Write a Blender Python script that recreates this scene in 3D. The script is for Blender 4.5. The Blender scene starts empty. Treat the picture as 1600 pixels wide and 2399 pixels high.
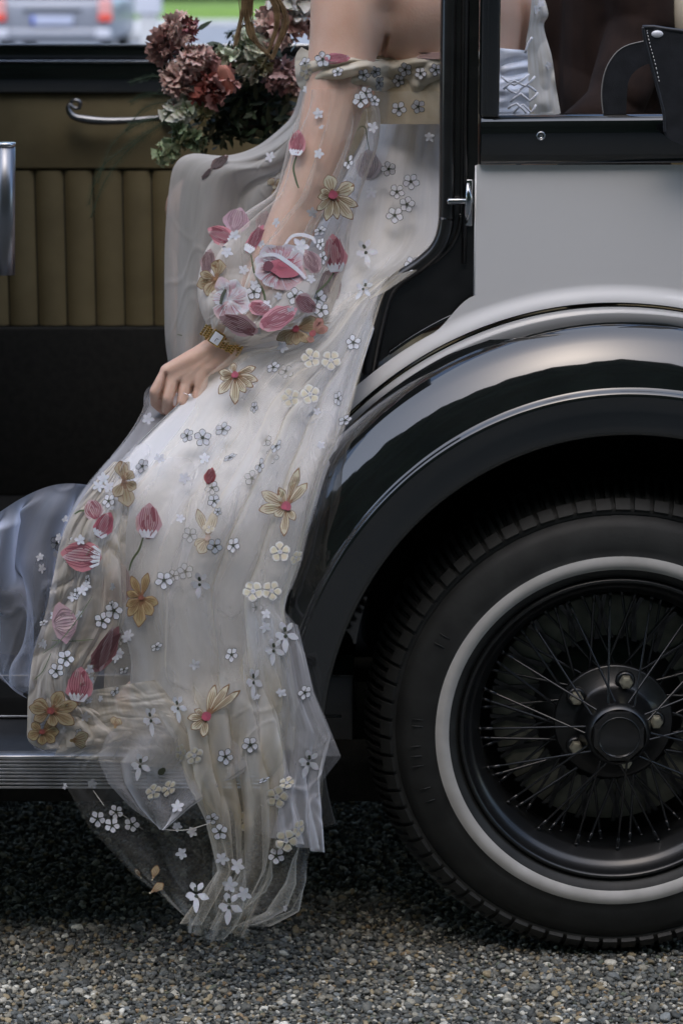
import bpy, bmesh, math, random
import numpy as np
from mathutils import Vector, Matrix
from mathutils.bvhtree import BVHTree

random.seed(7)
rng = np.random.default_rng(11)
S = bpy.context.scene
COL = S.collection

# ------------------------------------------------------------------ camera
CAMY, CAMZ, PITCH, FPX = -3.34, 1.45, math.radians(12.8), 5640.0
cam_d = bpy.data.cameras.new('camera')
cam = bpy.data.objects.new('camera', cam_d); COL.objects.link(cam)
cam.location = (0, CAMY, CAMZ)
cam.rotation_euler = (math.radians(90) - PITCH, 0, 0)
cam_d.sensor_fit = 'VERTICAL'; cam_d.sensor_height = 36.0; cam_d.sensor_width = 24.0
cam_d.lens = FPX / 2399.0 * 36.0
cam_d.clip_start = 0.05; cam_d.clip_end = 600
cam_d.dof.use_dof = True; cam_d.dof.focus_distance = 3.45; cam_d.dof.aperture_fstop = 5.6
S.camera = cam

# ------------------------------------------------------------------ light
w = bpy.data.worlds.new('World'); S.world = w; w.use_nodes = True
nt = w.node_tree; bg = nt.nodes['Background']
sky = nt.nodes.new('ShaderNodeTexSky'); sky.sky_type = 'NISHITA'; sky.sun_disc = False
SUN_EL, SUN_AZ = math.radians(61), math.radians(190)
sky.sun_elevation = SUN_EL; sky.sun_rotation = SUN_AZ
sky.air_density = 1.0; sky.dust_density = 1.8; sky.ozone_density = 1.0
nt.links.new(sky.outputs[0], bg.inputs[0]); bg.inputs[1].default_value = 0.15
sun_d = bpy.data.lights.new('sun', 'SUN'); sun_d.energy = 0.7; sun_d.angle = math.radians(105)
sun_d.color = (1.0, 0.95, 0.87)
sun = bpy.data.objects.new('sun', sun_d); COL.objects.link(sun)
sdir = Vector((math.sin(SUN_AZ) * math.cos(SUN_EL), math.cos(SUN_AZ) * math.cos(SUN_EL), math.sin(SUN_EL)))
sun.rotation_euler = (-sdir).to_track_quat('-Z', 'Y').to_euler()
S.view_settings.view_transform = 'Standard'; S.view_settings.look = 'None'
S.view_settings.exposure = 1.33; S.view_settings.gamma = 1.0
S.view_settings.use_curve_mapping = False
S.cycles.use_denoising = True
S.cycles.transparent_max_bounces = 40
S.cycles.max_bounces = 8
S.cycles.sample_clamp_indirect = 4

# ------------------------------------------------------------------ helpers
K = 1600.0 / 1568.0
def UA(dx, dy, y):
    """arrays: a point of the photograph (1568-wide reading) at depth y -> world"""
    dx = np.asarray(dx, float); dy = np.asarray(dy, float); y = np.asarray(y, float)
    a = (dx * K - 800) / FPX; b = -(dy * K - 1199.5) / FPX
    f1, f2, u1, u2 = math.cos(PITCH), -math.sin(PITCH), math.sin(PITCH), math.cos(PITCH)
    d1 = f1 + b * u1; d2 = f2 + b * u2
    t = (y - CAMY) / d1
    return np.stack(np.broadcast_arrays(t * a, y, CAMZ + t * d2), -1)
def U(dx, dy, y):
    return Vector(UA(dx, dy, y).tolist())

def link(o, parent=None):
    COL.objects.link(o)
    if parent is not None: o.parent = parent
    return o
def tag(o, label=None, cat=None, group=None, kind=None):
    if label: o['label'] = label
    if cat: o['category'] = cat
    if group: o['group'] = group
    if kind: o['kind'] = kind
    return o
def thing(name, label, cat, group=None, loc=(0, 0, 0)):
    o = bpy.data.objects.new(name, None); o.location = loc
    o.empty_display_size = 0.1
    return tag(link(o), label, cat, group)

def mesh(name, v, f, mat=None, parent=None, smooth=True, cols=None, uv=None, loc=None, fm=None):
    m = bpy.data.meshes.new(name)
    m.from_pydata([tuple(p) for p in (v.tolist() if isinstance(v, np.ndarray) else v)], [],
                  [tuple(p) for p in (f.tolist() if isinstance(f, np.ndarray) else f)])
    if smooth: m.polygons.foreach_set('use_smooth', [True] * len(m.polygons))
    for mm in (mat if isinstance(mat, (list, tuple)) else [mat]):
        if mm: m.materials.append(mm)
    if fm is not None: m.polygons.foreach_set('material_index', fm)
    if cols is not None:
        ca = m.color_attributes.new('Col', 'FLOAT_COLOR', 'POINT')
        c = np.ones((len(v), 4)); c[:, :3] = np.asarray(cols)[:, :3]
        ca.data.foreach_set('color', c.ravel())
    if uv is not None:
        ul = m.uv_layers.new(name='UVMap')
        li = np.empty(len(m.loops), int); m.loops.foreach_get('vertex_index', li)
        ul.data.foreach_set('uv', np.asarray(uv)[li].ravel())
    m.update()
    o = bpy.data.objects.new(name, m)
    link(o, parent)
    if loc is not None: o.location = loc
    return o

class MB:
    """collects shapes into one mesh"""
    def __init__(s): s.v = []; s.f = []; s.c = []
    def add(s, v, f, c=None):
        n = len(s.v); s.v += [tuple(p) for p in v]; s.f += [tuple(i + n for i in q) for q in f]
        s.c += [c or (1, 1, 1)] * len(v)
        return s
    def box(s, a, b, bev=0.0, c=None):
        x0, y0, z0 = a; x1, y1, z1 = b
        if bev <= 0:
            v = [(x, y, z) for z in (z0, z1) for y in (y0, y1) for x in (x0, x1)]
            f = [(0, 2, 3, 1), (4, 5, 7, 6), (0, 1, 5, 4), (2, 6, 7, 3), (0, 4, 6, 2), (1, 3, 7, 5)]
            return s.add(v, f, c)
        bm = bmesh.new(); bmesh.ops.create_cube(bm, size=1)
        for p in bm.verts:
            p.co = Vector(((x0 + x1) / 2 + p.co.x * (x1 - x0), (y0 + y1) / 2 + p.co.y * (y1 - y0), (z0 + z1) / 2 + p.co.z * (z1 - z0)))
        bmesh.ops.bevel(bm, geom=bm.edges[:], offset=bev, segments=3, profile=0.5, affect='EDGES')
        bm.verts.index_update()
        s.add([p.co[:] for p in bm.verts], [[q.index for q in g.verts] for g in bm.faces], c); bm.free()
        return s
    def tube(s, pts, r, n=8, c=None, cap=True, flat=1.0, up=None):
        pts = [Vector(p) for p in pts]; m = len(pts)
        rr = r if isinstance(r, (list, tuple, np.ndarray)) else [r] * m
        v = []; prev = Vector(up) if up else None
        for i, p in enumerate(pts):
            t = (pts[min(i + 1, m - 1)] - pts[max(i - 1, 0)])
            if t.length < 1e-9: t = Vector((0, 0, 1))
            t.normalize()
            if prev is None: prev = Vector((0, 1, 0)) if abs(t.y) < .9 else Vector((1, 0, 0))
            a = (prev - t * prev.dot(t)); a = a.normalized() if a.length > 1e-6 else t.orthogonal().normalized()
            b = t.cross(a); prev = a
            for k in range(n):
                th = 2 * math.pi * k / n
                v.append(p + a * math.cos(th) * rr[i] * flat + b * math.sin(th) * rr[i])
        f = [(i * n + k, i * n + (k + 1) % n, (i + 1) * n + (k + 1) % n, (i + 1) * n + k) for i in range(m - 1) for k in range(n)]
        if cap: f += [tuple(range(n - 1, -1, -1)), tuple((m - 1) * n + k for k in range(n))]
        return s.add(v, f, c)
    def ball(s, c0, r, seg=10, rings=7, c=None, rot=None):
        r = r if isinstance(r, (tuple, list)) else (r, r, r); v = []; f = []
        for i in range(rings + 1):
            ph = math.pi * i / rings
            for k in range(seg):
                th = 2 * math.pi * k / seg
                p = Vector((r[0] * math.sin(ph) * math.cos(th), r[1] * math.sin(ph) * math.sin(th), r[2] * math.cos(ph)))
                if rot is not None: p = rot @ p
                v.append(p + Vector(c0))
        for i in range(rings):
            for k in range(seg):
                f.append((i * seg + k, (i + 1) * seg + k, (i + 1) * seg + (k + 1) % seg, i * seg + (k + 1) % seg))
        return s.add(v, f, c)
    def prism(s, poly, y0, y1, c=None):
        """poly: (x,z) outline, extruded in depth"""
        n = len(poly)
        v = [(x, y0, z) for x, z in poly] + [(x, y1, z) for x, z in poly]
        f = [tuple(range(n)), tuple(range(2 * n - 1, n - 1, -1))] + [(i, i + n, (i + 1) % n + n, (i + 1) % n) for i in range(n)]
        return s.add(v, f, c)
    def build(s, name, mat, parent=None, smooth=True, cols=False, loc=None):
        o = mesh(name, s.v, s.f, mat, parent, smooth, s.c if cols else None, loc=loc)
        return o
def sharp(o, ang=35):
    me = o.data
    a = math.radians(ang)
    bm = bmesh.new(); bm.from_mesh(me)
    for e in bm.edges:
        if len(e.link_faces) == 2 and e.calc_face_angle(0) > a: e.smooth = False
    bm.to_mesh(me); bm.free(); return o

def lathe(prof, n=128, c=(0, 0), a0=0.0, a1=2 * math.pi, closed=True):
    """prof: (radius, depth) round the y axis through c=(x,z)"""
    v = []; f = []; m = len(prof); k = n if closed else n + 1
    for i in range(k):
        th = a0 + (a1 - a0) * i / n
        for r, y in prof: v.append((c[0] + r * math.cos(th), y, c[1] + r * math.sin(th)))
    for i in range(n):
        j = (i + 1) % k
        for q in range(m - 1): f.append((i * m + q, i * m + q + 1, j * m + q + 1, j * m + q))
    return v, f

# ------------------------------------------------------------------ smooth lattice noise
_lat = np.random.default_rng(5).random((64, 256, 256))
def vn(x, y, seed=0):
    g = _lat[seed % 64]
    x = np.asarray(x, float); y = np.asarray(y, float); x, y = np.broadcast_arrays(x, y)
    xi = np.floor(x).astype(int); yi = np.floor(y).astype(int); fx = x - xi; fy = y - yi
    fx = fx * fx * (3 - 2 * fx); fy = fy * fy * (3 - 2 * fy)
    a = g[yi % 256, xi % 256]; b = g[yi % 256, (xi + 1) % 256]; c = g[(yi + 1) % 256, xi % 256]; d = g[(yi + 1) % 256, (xi + 1) % 256]
    return (a + (b - a) * fx) * (1 - fy) + (c + (d - c) * fx) * fy - 0.5
def ridge(x, y, seed=0):
    return 0.5 - np.abs(vn(x, y, seed)) * 2.4
def sstep(a, b, x):
    t = np.clip((x - a) / (b - a), 0, 1); return t * t * (3 - 2 * t)

# ------------------------------------------------------------------ materials
def nodes(name):
    m = bpy.data.materials.new(name); m.use_nodes = True
    return m, m.node_tree, m.node_tree.nodes['Principled BSDF']
def setp(b, **k):
    for a, v in k.items():
        b.inputs[a.replace('_', ' ')].default_value = v
def noise_bump(t, b, scale, strength, dist=0.001, detail=4, coord='Object', stretch=None):
    tc = t.nodes.new('ShaderNodeTexCoord'); n = t.nodes.new('ShaderNodeTexNoise'); n.inputs['Scale'].default_value = scale
    n.inputs['Detail'].default_value = detail
    src = tc.outputs[coord]
    if stretch:
        mp = t.nodes.new('ShaderNodeMapping'); mp.inputs['Scale'].default_value = stretch
        t.links.new(src, mp.inputs[0]); src = mp.outputs[0]
    t.links.new(src, n.inputs['Vector'])
    bp = t.nodes.new('ShaderNodeBump'); bp.inputs['Strength'].default_value = strength; bp.inputs['Distance'].default_value = dist
    t.links.new(n.outputs[0], bp.inputs['Height']); t.links.new(bp.outputs[0], b.inputs['Normal'])
    return n
def colour_noise(t, b, c0, c1, scale, detail=3, lo=0.35, hi=0.65, coord='Object'):
    tc = t.nodes.new('ShaderNodeTexCoord'); n = t.nodes.new('ShaderNodeTexNoise'); n.inputs['Scale'].default_value = scale
    n.inputs['Detail'].default_value = detail
    r = t.nodes.new('ShaderNodeValToRGB'); r.color_ramp.elements[0].position = lo; r.color_ramp.elements[1].position = hi
    r.color_ramp.elements[0].color = (*c0, 1); r.color_ramp.elements[1].color = (*c1, 1)
    t.links.new(tc.outputs[coord], n.inputs['Vector']); t.links.new(n.outputs[0], r.inputs[0]); t.links.new(r.outputs[0], b.inputs['Base Color'])
def simple(name, c, rough=0.5, metal=0.0, c2=None, cs=20, bump=None, coat=0.0, spec=0.5, sheen=0.0, coat_ior=1.5):
    m, t, b = nodes(name)
    setp(b, Base_Color=(*c, 1), Roughness=rough, Metallic=metal, Coat_Weight=coat, Coat_Roughness=0.03, Specular_IOR_Level=spec, Sheen_Weight=sheen, Coat_IOR=coat_ior)
    if c2: colour_noise(t, b, c, c2, cs)
    if bump: noise_bump(t, b, bump[0], bump[1], bump[2] if len(bump) > 2 else 0.001)
    return m
black_paint = simple('black_gloss_paint', (0.006, 0.007, 0.007), 0.06, coat=1.0, coat_ior=1.5, c2=(0.009, 0.010, 0.010), cs=6, bump=(900, 0.02, 0.0002))
cream_paint = simple('cream_paint', (0.68, 0.675, 0.67), 0.28, coat=0.6, c2=(0.71, 0.705, 0.70), cs=3, bump=(1200, 0.03, 0.0002))
jamb_black = simple('black_jamb_paint', (0.008, 0.008, 0.008), 0.30, coat=0.3, c2=(0.014, 0.014, 0.014), cs=30, bump=(300, 0.05))
wheel_black = simple('wheel_black_enamel', (0.006, 0.0065, 0.007), 0.35, coat=0.25, bump=(300, .05))
spoke_black = simple('spoke_enamel', (0.008, 0.009, 0.011), 0.28, coat=.6)
rubber = simple('tyre_rubber', (0.006, 0.0065, 0.006), 0.6, c2=(0.015, 0.016, 0.015), cs=25, bump=(140, 0.25, 0.001))
whitewall_m = simple('whitewall_rubber', (0.36, 0.35, 0.33), 0.6, c2=(0.44, 0.43, 0.41), cs=18, bump=(400, 0.1))
chrome = simple('chrome', (0.42, 0.43, 0.44), 0.2, 1.0)
dull_metal = simple('dull_metal', (0.55, 0.52, 0.40), 0.45, .8, c2=(0.38, 0.36, 0.28), cs=60)
drum_metal = simple('brake_drum_metal', (0.30, 0.30, 0.24), 0.6, 0.2, c2=(0.18, 0.18, 0.15), cs=40)
alu = simple('ribbed_aluminium', (0.52, 0.53, 0.55), 0.36, 0.9, c2=(0.40, 0.40, 0.40), cs=40)
leather_tan = simple('olive_tan_leather', (0.190, 0.155, 0.080), 0.55, c2=(0.145, 0.118, 0.060), cs=9, bump=(220, 0.3, 0.001))
leather_black = simple('black_leather', (0.012, 0.013, 0.016), 0.45, c2=(0.02, 0.021, 0.026), cs=60, bump=(600, 0.5, 0.0006))
leather_cream = simple('cream_leather', (0.5, 0.45, 0.36), 0.5, c2=(0.45, 0.4, 0.32), cs=9)
carpet = simple('dark_carpet', (0.006, 0.006, 0.005), 0.95, c2=(0.012, 0.012, 0.010), cs=80, bump=(400, 0.6))
thread_white = simple('white_thread', (0.75, 0.75, 0.75), 0.7)
gold = simple('gold', (0.70, 0.45, 0.12), 0.25, 1.0, c2=(0.55, 0.34, 0.09), cs=200)
steel_ring = simple('silver', (0.75, 0.72, 0.7), 0.12, 1.0)
suit_m = simple('brown_wool', (0.017, 0.010, 0.008), 0.9, c2=(0.024, 0.014, 0.011), cs=30, bump=(500, 0.4), spec=.2)
hair_m = simple('golden_brown_hair', (0.10, 0.062, 0.028), 0.45, c2=(0.22, 0.15, 0.075), cs=60)

m, t, b = nodes('skin')
setp(b, Roughness=0.5, Subsurface_Weight=0.18, Subsurface_Scale=0.01)
b.inputs['Subsurface Radius'].default_value = (1.0, 0.35, 0.2)
colour_noise(t, b, (0.60, 0.37, 0.275), (0.70, 0.49, 0.385), 16, 8, .3, .7)
noise_bump(t, b, 260, 0.35, 0.0008, 8)
skin = m
# watch / ring dials
dial_m = simple('watch_dial', (0.75, 0.77, 0.85), 0.3, coat=1)

def cloth(name, c, op=None, gain=0.5, c2=None, trans=0.35, power=2.0, sheen=0.0, streak=0.0, rough=0.6, gloss=0.0):
    """woven cloth; with op it is sheer: each thread layer lets a share of the light through, more of it seen face-on"""
    m = bpy.data.materials.new(name); m.use_nodes = True; t = m.node_tree; t.nodes.clear(); L = t.links.new
    out = t.nodes.new('ShaderNodeOutputMaterial')
    d = t.nodes.new('ShaderNodeBsdfDiffuse'); tr = t.nodes.new('ShaderNodeBsdfTranslucent')
    mx = t.nodes.new('ShaderNodeMixShader'); mx.inputs[0].default_value = trans
    tc = t.nodes.new('ShaderNodeTexCoord'); mp = t.nodes.new('ShaderNodeMapping'); mp.inputs['Scale'].default_value = (5, 2, 1)
    n = t.nodes.new('ShaderNodeTexNoise'); n.inputs['Scale'].default_value = 1.6; n.inputs['Detail'].default_value = 3
    L(tc.outputs['UV'], mp.inputs[0]); L(mp.outputs[0], n.inputs['Vector'])
    r = t.nodes.new('ShaderNodeValToRGB'); r.color_ramp.elements[0].position = .35; r.color_ramp.elements[1].position = .65
    r.color_ramp.elements[0].color = (*c, 1); r.color_ramp.elements[1].color = (*(c2 or c), 1)
    L(n.outputs[0], r.inputs[0]); L(r.outputs[0], d.inputs[0]); L(r.outputs[0], tr.inputs[0])
    # fine crinkle along the cloth
    mp2 = t.nodes.new('ShaderNodeMapping'); mp2.inputs['Scale'].default_value = (34, 6, 1)
    n2 = t.nodes.new('ShaderNodeTexNoise'); n2.inputs['Scale'].default_value = 1.0; n2.inputs['Detail'].default_value = 4
    L(tc.outputs['UV'], mp2.inputs[0]); L(mp2.outputs[0], n2.inputs['Vector'])
    bp = t.nodes.new('ShaderNodeBump'); bp.inputs['Strength'].default_value = 0.16; bp.inputs['Distance'].default_value = 0.004
    L(n2.outputs[0], bp.inputs['Height']); L(bp.outputs[0], d.inputs['Normal'])
    L(d.outputs[0], mx.inputs[1]); L(tr.outputs[0], mx.inputs[2])
    last = mx.outputs[0]
    if gloss > 0:
        g = t.nodes.new('ShaderNodeBsdfGlossy'); g.inputs['Roughness'].default_value = 0.35; g.inputs['Color'].default_value = (.9, .9, .95, 1)
        mg = t.nodes.new('ShaderNodeMixShader'); mg.inputs[0].default_value = gloss
        L(bp.outputs[0], g.inputs['Normal']); L(last, mg.inputs[1]); L(g.outputs[0], mg.inputs[2]); last = mg.outputs[0]
    if op is not None:
        tp = t.nodes.new('ShaderNodeBsdfTransparent')
        lw = t.nodes.new('ShaderNodeLayerWeight'); lw.inputs[0].default_value = 0.5
        pw = t.nodes.new('ShaderNodeMath'); pw.operation = 'POWER'; pw.inputs[1].default_value = power
        L(lw.outputs['Facing'], pw.inputs[0])
        ma = t.nodes.new('ShaderNodeMath'); ma.operation = 'MULTIPLY_ADD'; ma.inputs[1].default_value = gain; ma.inputs[2].default_value = op
        L(pw.outputs[0], ma.inputs[0])
        # uneven density of the net
        ms = t.nodes.new('ShaderNodeMath'); ms.operation = 'MULTIPLY_ADD'; ms.inputs[1].default_value = streak; 
        L(n2.outputs[0], ms.inputs[0]); L(ma.outputs[0], ms.inputs[2])
        at = t.nodes.new('ShaderNodeAttribute'); at.attribute_name = 'dens'
        mm = t.nodes.new('ShaderNodeMath'); mm.operation = 'MULTIPLY'; mm.use_clamp = True
        L(ms.outputs[0], mm.inputs[0]); L(at.outputs['Fac'], mm.inputs[1])
        m2 = t.nodes.new('ShaderNodeMixShader'); L(mm.outputs[0], m2.inputs[0]); L(tp.outputs[0], m2.inputs[1]); L(last, m2.inputs[2]); last = m2.outputs[0]
    L(last, out.inputs[0])
    return m
satin = cloth('white_satin', (0.68, 0.68, 0.69), op=1.0, gain=0.0, c2=(0.74, 0.735, 0.73), trans=0.1, gloss=0.05)
tulle = cloth('ivory_tulle', (0.76, 0.68, 0.53), op=0.16, gain=0.75, c2=(0.82, 0.80, 0.76), power=1.8, streak=0.12)
tulle_white = cloth('white_tulle', (0.76, 0.75, 0.76), op=0.15, gain=0.75, c2=(0.80, 0.81, 0.86), power=1.8, streak=0.12)
tulle_sheer = cloth('sheer_net', (0.78, 0.79, 0.79), op=0.075, gain=0.75, c2=(0.78, 0.75, 0.64), power=1.8, streak=0.07)
tulle_olive = cloth('beige_tulle', (0.56, 0.50, 0.40), op=0.34, gain=0.7, c2=(0.76, 0.70, 0.62), power=1.5, streak=0.2)
tulle_band = cloth('cream_gathered_tulle', (0.66, 0.60, 0.47), op=0.80, gain=0.5, c2=(0.76, 0.73, 0.64), power=1.5, streak=0.3)
sleeve_m = cloth('sleeve_net', (0.70, 0.65, 0.58), op=0.10, gain=0.7, c2=(0.80, 0.78, 0.74), power=2.2, streak=0.10)
nude = cloth('nude_bodice', (0.50, 0.42, 0.29), c2=(0.56, 0.50, 0.38), trans=0.1)

m, t, b = nodes('embroidery'); setp(b, Roughness=0.6, Sheen_Weight=0.25)
at = t.nodes.new('ShaderNodeAttribute'); at.attribute_name = 'Col'
tc = t.nodes.new('ShaderNodeTexCoord'); n = t.nodes.new('ShaderNodeTexNoise'); n.inputs['Scale'].default_value = 900; n.inputs['Detail'].default_value = 2
t.links.new(tc.outputs['Object'], n.inputs['Vector'])
mul = t.nodes.new('ShaderNodeMix'); mul.data_type = 'RGBA'; mul.blend_type = 'MULTIPLY'; mul.inputs[0].default_value = 0.35
t.links.new(at.outputs['Color'], mul.inputs[6]); t.links.new(n.outputs[0], mul.inputs[7]); t.links.new(mul.outputs[2], b.inputs['Base Color'])
bp = t.nodes.new('ShaderNodeBump'); bp.inputs['Strength'].default_value = 0.6; bp.inputs['Distance'].default_value = 0.0006
t.links.new(n.outputs[0], bp.inputs['Height']); t.links.new(bp.outputs[0], b.inputs['Normal'])
embro = m
m, t, b = nodes('petal'); setp(b, Roughness=0.7, Subsurface_Weight=0.1, Subsurface_Scale=0.003)
at = t.nodes.new('ShaderNodeAttribute'); at.attribute_name = 'Col'; t.links.new(at.outputs['Color'], b.inputs['Base Color'])
petal_m = m

# ================================================================== SETTING
m, t, b = nodes('gravel_ground'); setp(b, Roughness=0.9)
tc = t.nodes.new('ShaderNodeTexCoord'); vo = t.nodes.new('ShaderNodeTexVoronoi'); vo.inputs['Scale'].default_value = 120
rp = t.nodes.new('ShaderNodeValToRGB'); rp.color_ramp.elements[0].color = (0.03, 0.033, 0.033, 1); rp.color_ramp.elements[1].color = (0.2, 0.195, 0.17, 1)
t.links.new(tc.outputs['Object'], vo.inputs['Vector']); t.links.new(vo.outputs['Color'], rp.inputs[0]); t.links.new(rp.outputs[0], b.inputs['Base Color'])
bp = t.nodes.new('ShaderNodeBump'); bp.inputs['Distance'].default_value = 0.004; t.links.new(vo.outputs['Distance'], bp.inputs['Height']); bp.invert = True
t.links.new(bp.outputs[0], b.inputs['Normal'])
gravel_ground = m
g = mesh('ground', [(-300, -60, 0), (300, -60, 0), (300, 400, 0), (-300, 400, 0)], [(0, 1, 2, 3)], gravel_ground); tag(g, kind='structure')
asphalt = simple('pale_asphalt', (0.19, 0.20, 0.215), 0.85, c2=(0.24, 0.25, 0.265), cs=2)
g = mesh('road', [(-80, 24, .008), (80, 24, .008), (80, 57, .008), (-80, 57, .008)], [(0, 1, 2, 3)], asphalt); tag(g, kind='structure')
kerb_m = simple('kerb_stone', (0.42, 0.42, 0.42), 0.8, c2=(.5, .5, .5), cs=3)
g = MB().box((-80, 57, 0), (80, 57.4, .14), .02).build('kerb', kerb_m); tag(g, kind='structure')
grass_m = simple('grass', (0.11, 0.20, 0.03), 0.9, c2=(0.17, 0.28, 0.045), cs=1.5, bump=(40, 1, 0.03))
g = MB().box((-80, 57.4, 0), (80, 100, .12)).build('grass_verge', grass_m); tag(g, kind='structure')
# hedge far behind
leafd = simple('dark_leaves', (0.010, 0.035, 0.018), 0.7, c2=(0.03, 0.075, 0.035), cs=3)
v = []; f = []
for i in range(9000):
    x = rng.uniform(-26, 26); z = rng.uniform(.12, 6.2); y = 92 + rng.uniform(-1.2, 1.2)
    z = min(z, 5.2 + 1.2 * math.sin(x * .6) + .5 * math.sin(x * 2.3)); s = rng.uniform(.12, .3); a = rng.uniform(0, 6.28); e = rng.uniform(-.8, .8)
    c = Vector((x, y, z)); ax = Vector((math.cos(a), math.sin(e), math.sin(a))) * s; bx = Vector((-math.sin(a), math.cos(e) * .5, math.cos(a))) * s * .6
    n0 = len(v); v += [c - ax, c + bx, c + ax, c - bx]; f.append((n0, n0 + 1, n0 + 2, n0 + 3))
hedge = thing('hedge', 'tall dark green hedge across the far end of the grass', 'hedge', loc=(0, 0, 0))
o = mesh('foliage', v, f, leafd, hedge); tag(o, kind='stuff')
MB().box((-26, 91.6, .12), (26, 92.6, 5.0), .3).build('hedge_core', leafd, hedge)

# dark unseen tree bank, added behind the camera to shape reflections and cut light
bank_m = simple('shade_bank_leaves', (0.012, 0.028, 0.012), 0.85, c2=(0.035, 0.06, 0.025), cs=.6, bump=(2, 1, .3))
nx_, nz_ = 120, 40; v = []; f = []
for j in range(nz_ + 1):
    for i in range(nx_ + 1):
        x = -30 + 60 * i / nx_; z = 15 * j / nz_
        top = 1 + .10 * float(vn(x * .35, 0, 4)) + .06 * float(vn(x * 1.6, 3, 6))
        v.append((x, -13 + 1.6 * float(vn(x * .5, z * .5, 7)) + 1.0 * float(vn(x * 1.5, z * 1.5, 8)) + 2.2 * (j / nz_), z * top))
for j in range(nz_):
    for i in range(nx_):
        a = j * (nx_ + 1) + i; f.append((a, a + nx_ + 1, a + nx_ + 2, a + 1))
n0 = len(v); v += [(-30, -17, 0), (30, -17, 0), (30, -17, 12), (-30, -17, 12)]; f += [(n0, n0 + 3, n0 + 2, n0 + 1)]
f += [tuple([nz_ * (nx_ + 1) + i for i in range(nx_, -1, -1)] + [n0 + 3, n0 + 2])]
o = mesh('shade_bank', v, f, bank_m); tag(o, kind='structure')

# gravel stones
stone_m, t, b = nodes('gravel_stone'); setp(b, Roughness=0.7)
at = t.nodes.new('ShaderNodeAttribute'); at.attribute_type = 'INSTANCER'; at.attribute_name = 'tint'
nz = t.nodes.new('ShaderNodeTexNoise'); nz.inputs['Scale'].default_value = 3; tcc = t.nodes.new('ShaderNodeTexCoord'); t.links.new(tcc.outputs['Object'], nz.inputs['Vector'])
mu = t.nodes.new('ShaderNodeMix'); mu.data_type = 'RGBA'; mu.blend_type = 'MULTIPLY'; mu.inputs[0].default_value = .5
t.links.new(at.outputs['Color'], mu.inputs[6]); t.links.new(nz.outputs[0], mu.inputs[7]); t.links.new(mu.outputs[2], b.inputs['Base Color'])
rocks = bpy.data.collections.new('stone_shapes')
for k in range(8):
    bm = bmesh.new(); bmesh.ops.create_icosphere(bm, subdivisions=2, radius=1)
    r2 = np.random.default_rng(k); pl = [(Vector(r2.normal(size=3)).normalized(), r2.uniform(.55, .9)) for _ in range(9)]
    for p in bm.verts:
        for nn, d in pl:
            e = p.co.dot(nn) - d
            if e > 0: p.co -= nn * e * .92
        p.co = Vector((p.co.x, p.co.y * r2.uniform(.78, .8), p.co.z * .62))
    me = bpy.data.meshes.new('stone'); bm.to_mesh(me); bm.free()
    me.polygons.foreach_set('use_smooth', [True] * len(me.polygons)); me.materials.append(stone_m)
    rocks.objects.link(bpy.data.objects.new('stone_shape', me))
pts = []; 
def scatter(x0, x1, y0, y1, sp, z0, z1):
    nx = int((x1 - x0) / sp); ny = int((y1 - y0) / sp)
    X, Y = np.meshgrid(x0 + (np.arange(nx) + .5) * sp, y0 + (np.arange(ny) + .5) * sp)
    n = X.size; return np.stack([X.ravel() + rng.uniform(-.5, .5, n) * sp, Y.ravel() + rng.uniform(-.5, .5, n) * sp, rng.uniform(z0, z1, n)], 1)
P = np.concatenate([scatter(-1.3, 1.3, -1.1, 1.5, .0072, .0, .0035), scatter(-1.3, 1.3, -1.1, 1.5, .011, .003, .0065)])
N = len(P)
pal = np.array([[.16, .165, .16], [.10, .11, .115], [.055, .06, .06], [.27, .26, .23], [.45, .44, .41], [.30, .25, .17], [.62, .62, .60], [.20, .22, .24], [.26, .19, .12], [.13, .15, .12]])
pp = np.array([.2, .2, .15, .12, .09, .07, .035, .10, .015, .02]); pp /= pp.sum()
tint = pal[rng.choice(len(pal), N, p=pp)] * rng.uniform(.65, 1.35, (N, 1)) * np.array([1.15, 1.12, 1.0])
m = bpy.data.meshes.new('gravel'); m.vertices.add(N); m.vertices.foreach_set('co', P.ravel())
a = m.attributes.new('rot', 'FLOAT_VECTOR', 'POINT'); a.data.foreach_set('vector', np.stack([rng.normal(0, .35, N), rng.normal(0, .35, N), rng.uniform(0, 6.28, N)], 1).ravel())
a = m.attributes.new('scl', 'FLOAT', 'POINT'); a.data.foreach_set('value', np.clip(rng.lognormal(math.log(.0043), .33, N), .0022, .011))
a = m.attributes.new('idx', 'INT', 'POINT'); a.data.foreach_set('value', rng.integers(0, 8, N))
a = m.attributes.new('tint', 'FLOAT_COLOR', 'POINT'); c4 = np.ones((N, 4)); c4[:, :3] = tint; a.data.foreach_set('color', c4.ravel())
gr = link(bpy.data.objects.new('gravel', m)); tag(gr, 'loose fine grey and tan gravel under and beside the car', kind='stuff')
ng = bpy.data.node_groups.new('scatter', 'GeometryNodeTree')
ng.interface.new_socket('Geometry', in_out='INPUT', socket_type='NodeSocketGeometry'); ng.interface.new_socket('Geometry', in_out='OUTPUT', socket_type='NodeSocketGeometry')
gi = ng.nodes.new('NodeGroupInput'); go = ng.nodes.new('NodeGroupOutput'); io = ng.nodes.new('GeometryNodeInstanceOnPoints')
mp_ = ng.nodes.new('GeometryNodeMeshToPoints')
ci = ng.nodes.new('GeometryNodeCollectionInfo'); ci.inputs[0].default_value = rocks; ci.inputs['Separate Children'].default_value = True; ci.inputs['Reset Children'].default_value = True
def na(nm, ty):
    x = ng.nodes.new('GeometryNodeInputNamedAttribute'); x.data_type = ty; x.inputs[0].default_value = nm; return x
ng.links.new(gi.outputs[0], mp_.inputs[0]); ng.links.new(mp_.outputs[0], io.inputs['Points']); ng.links.new(ci.outputs[0], io.inputs['Instance'])
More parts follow.
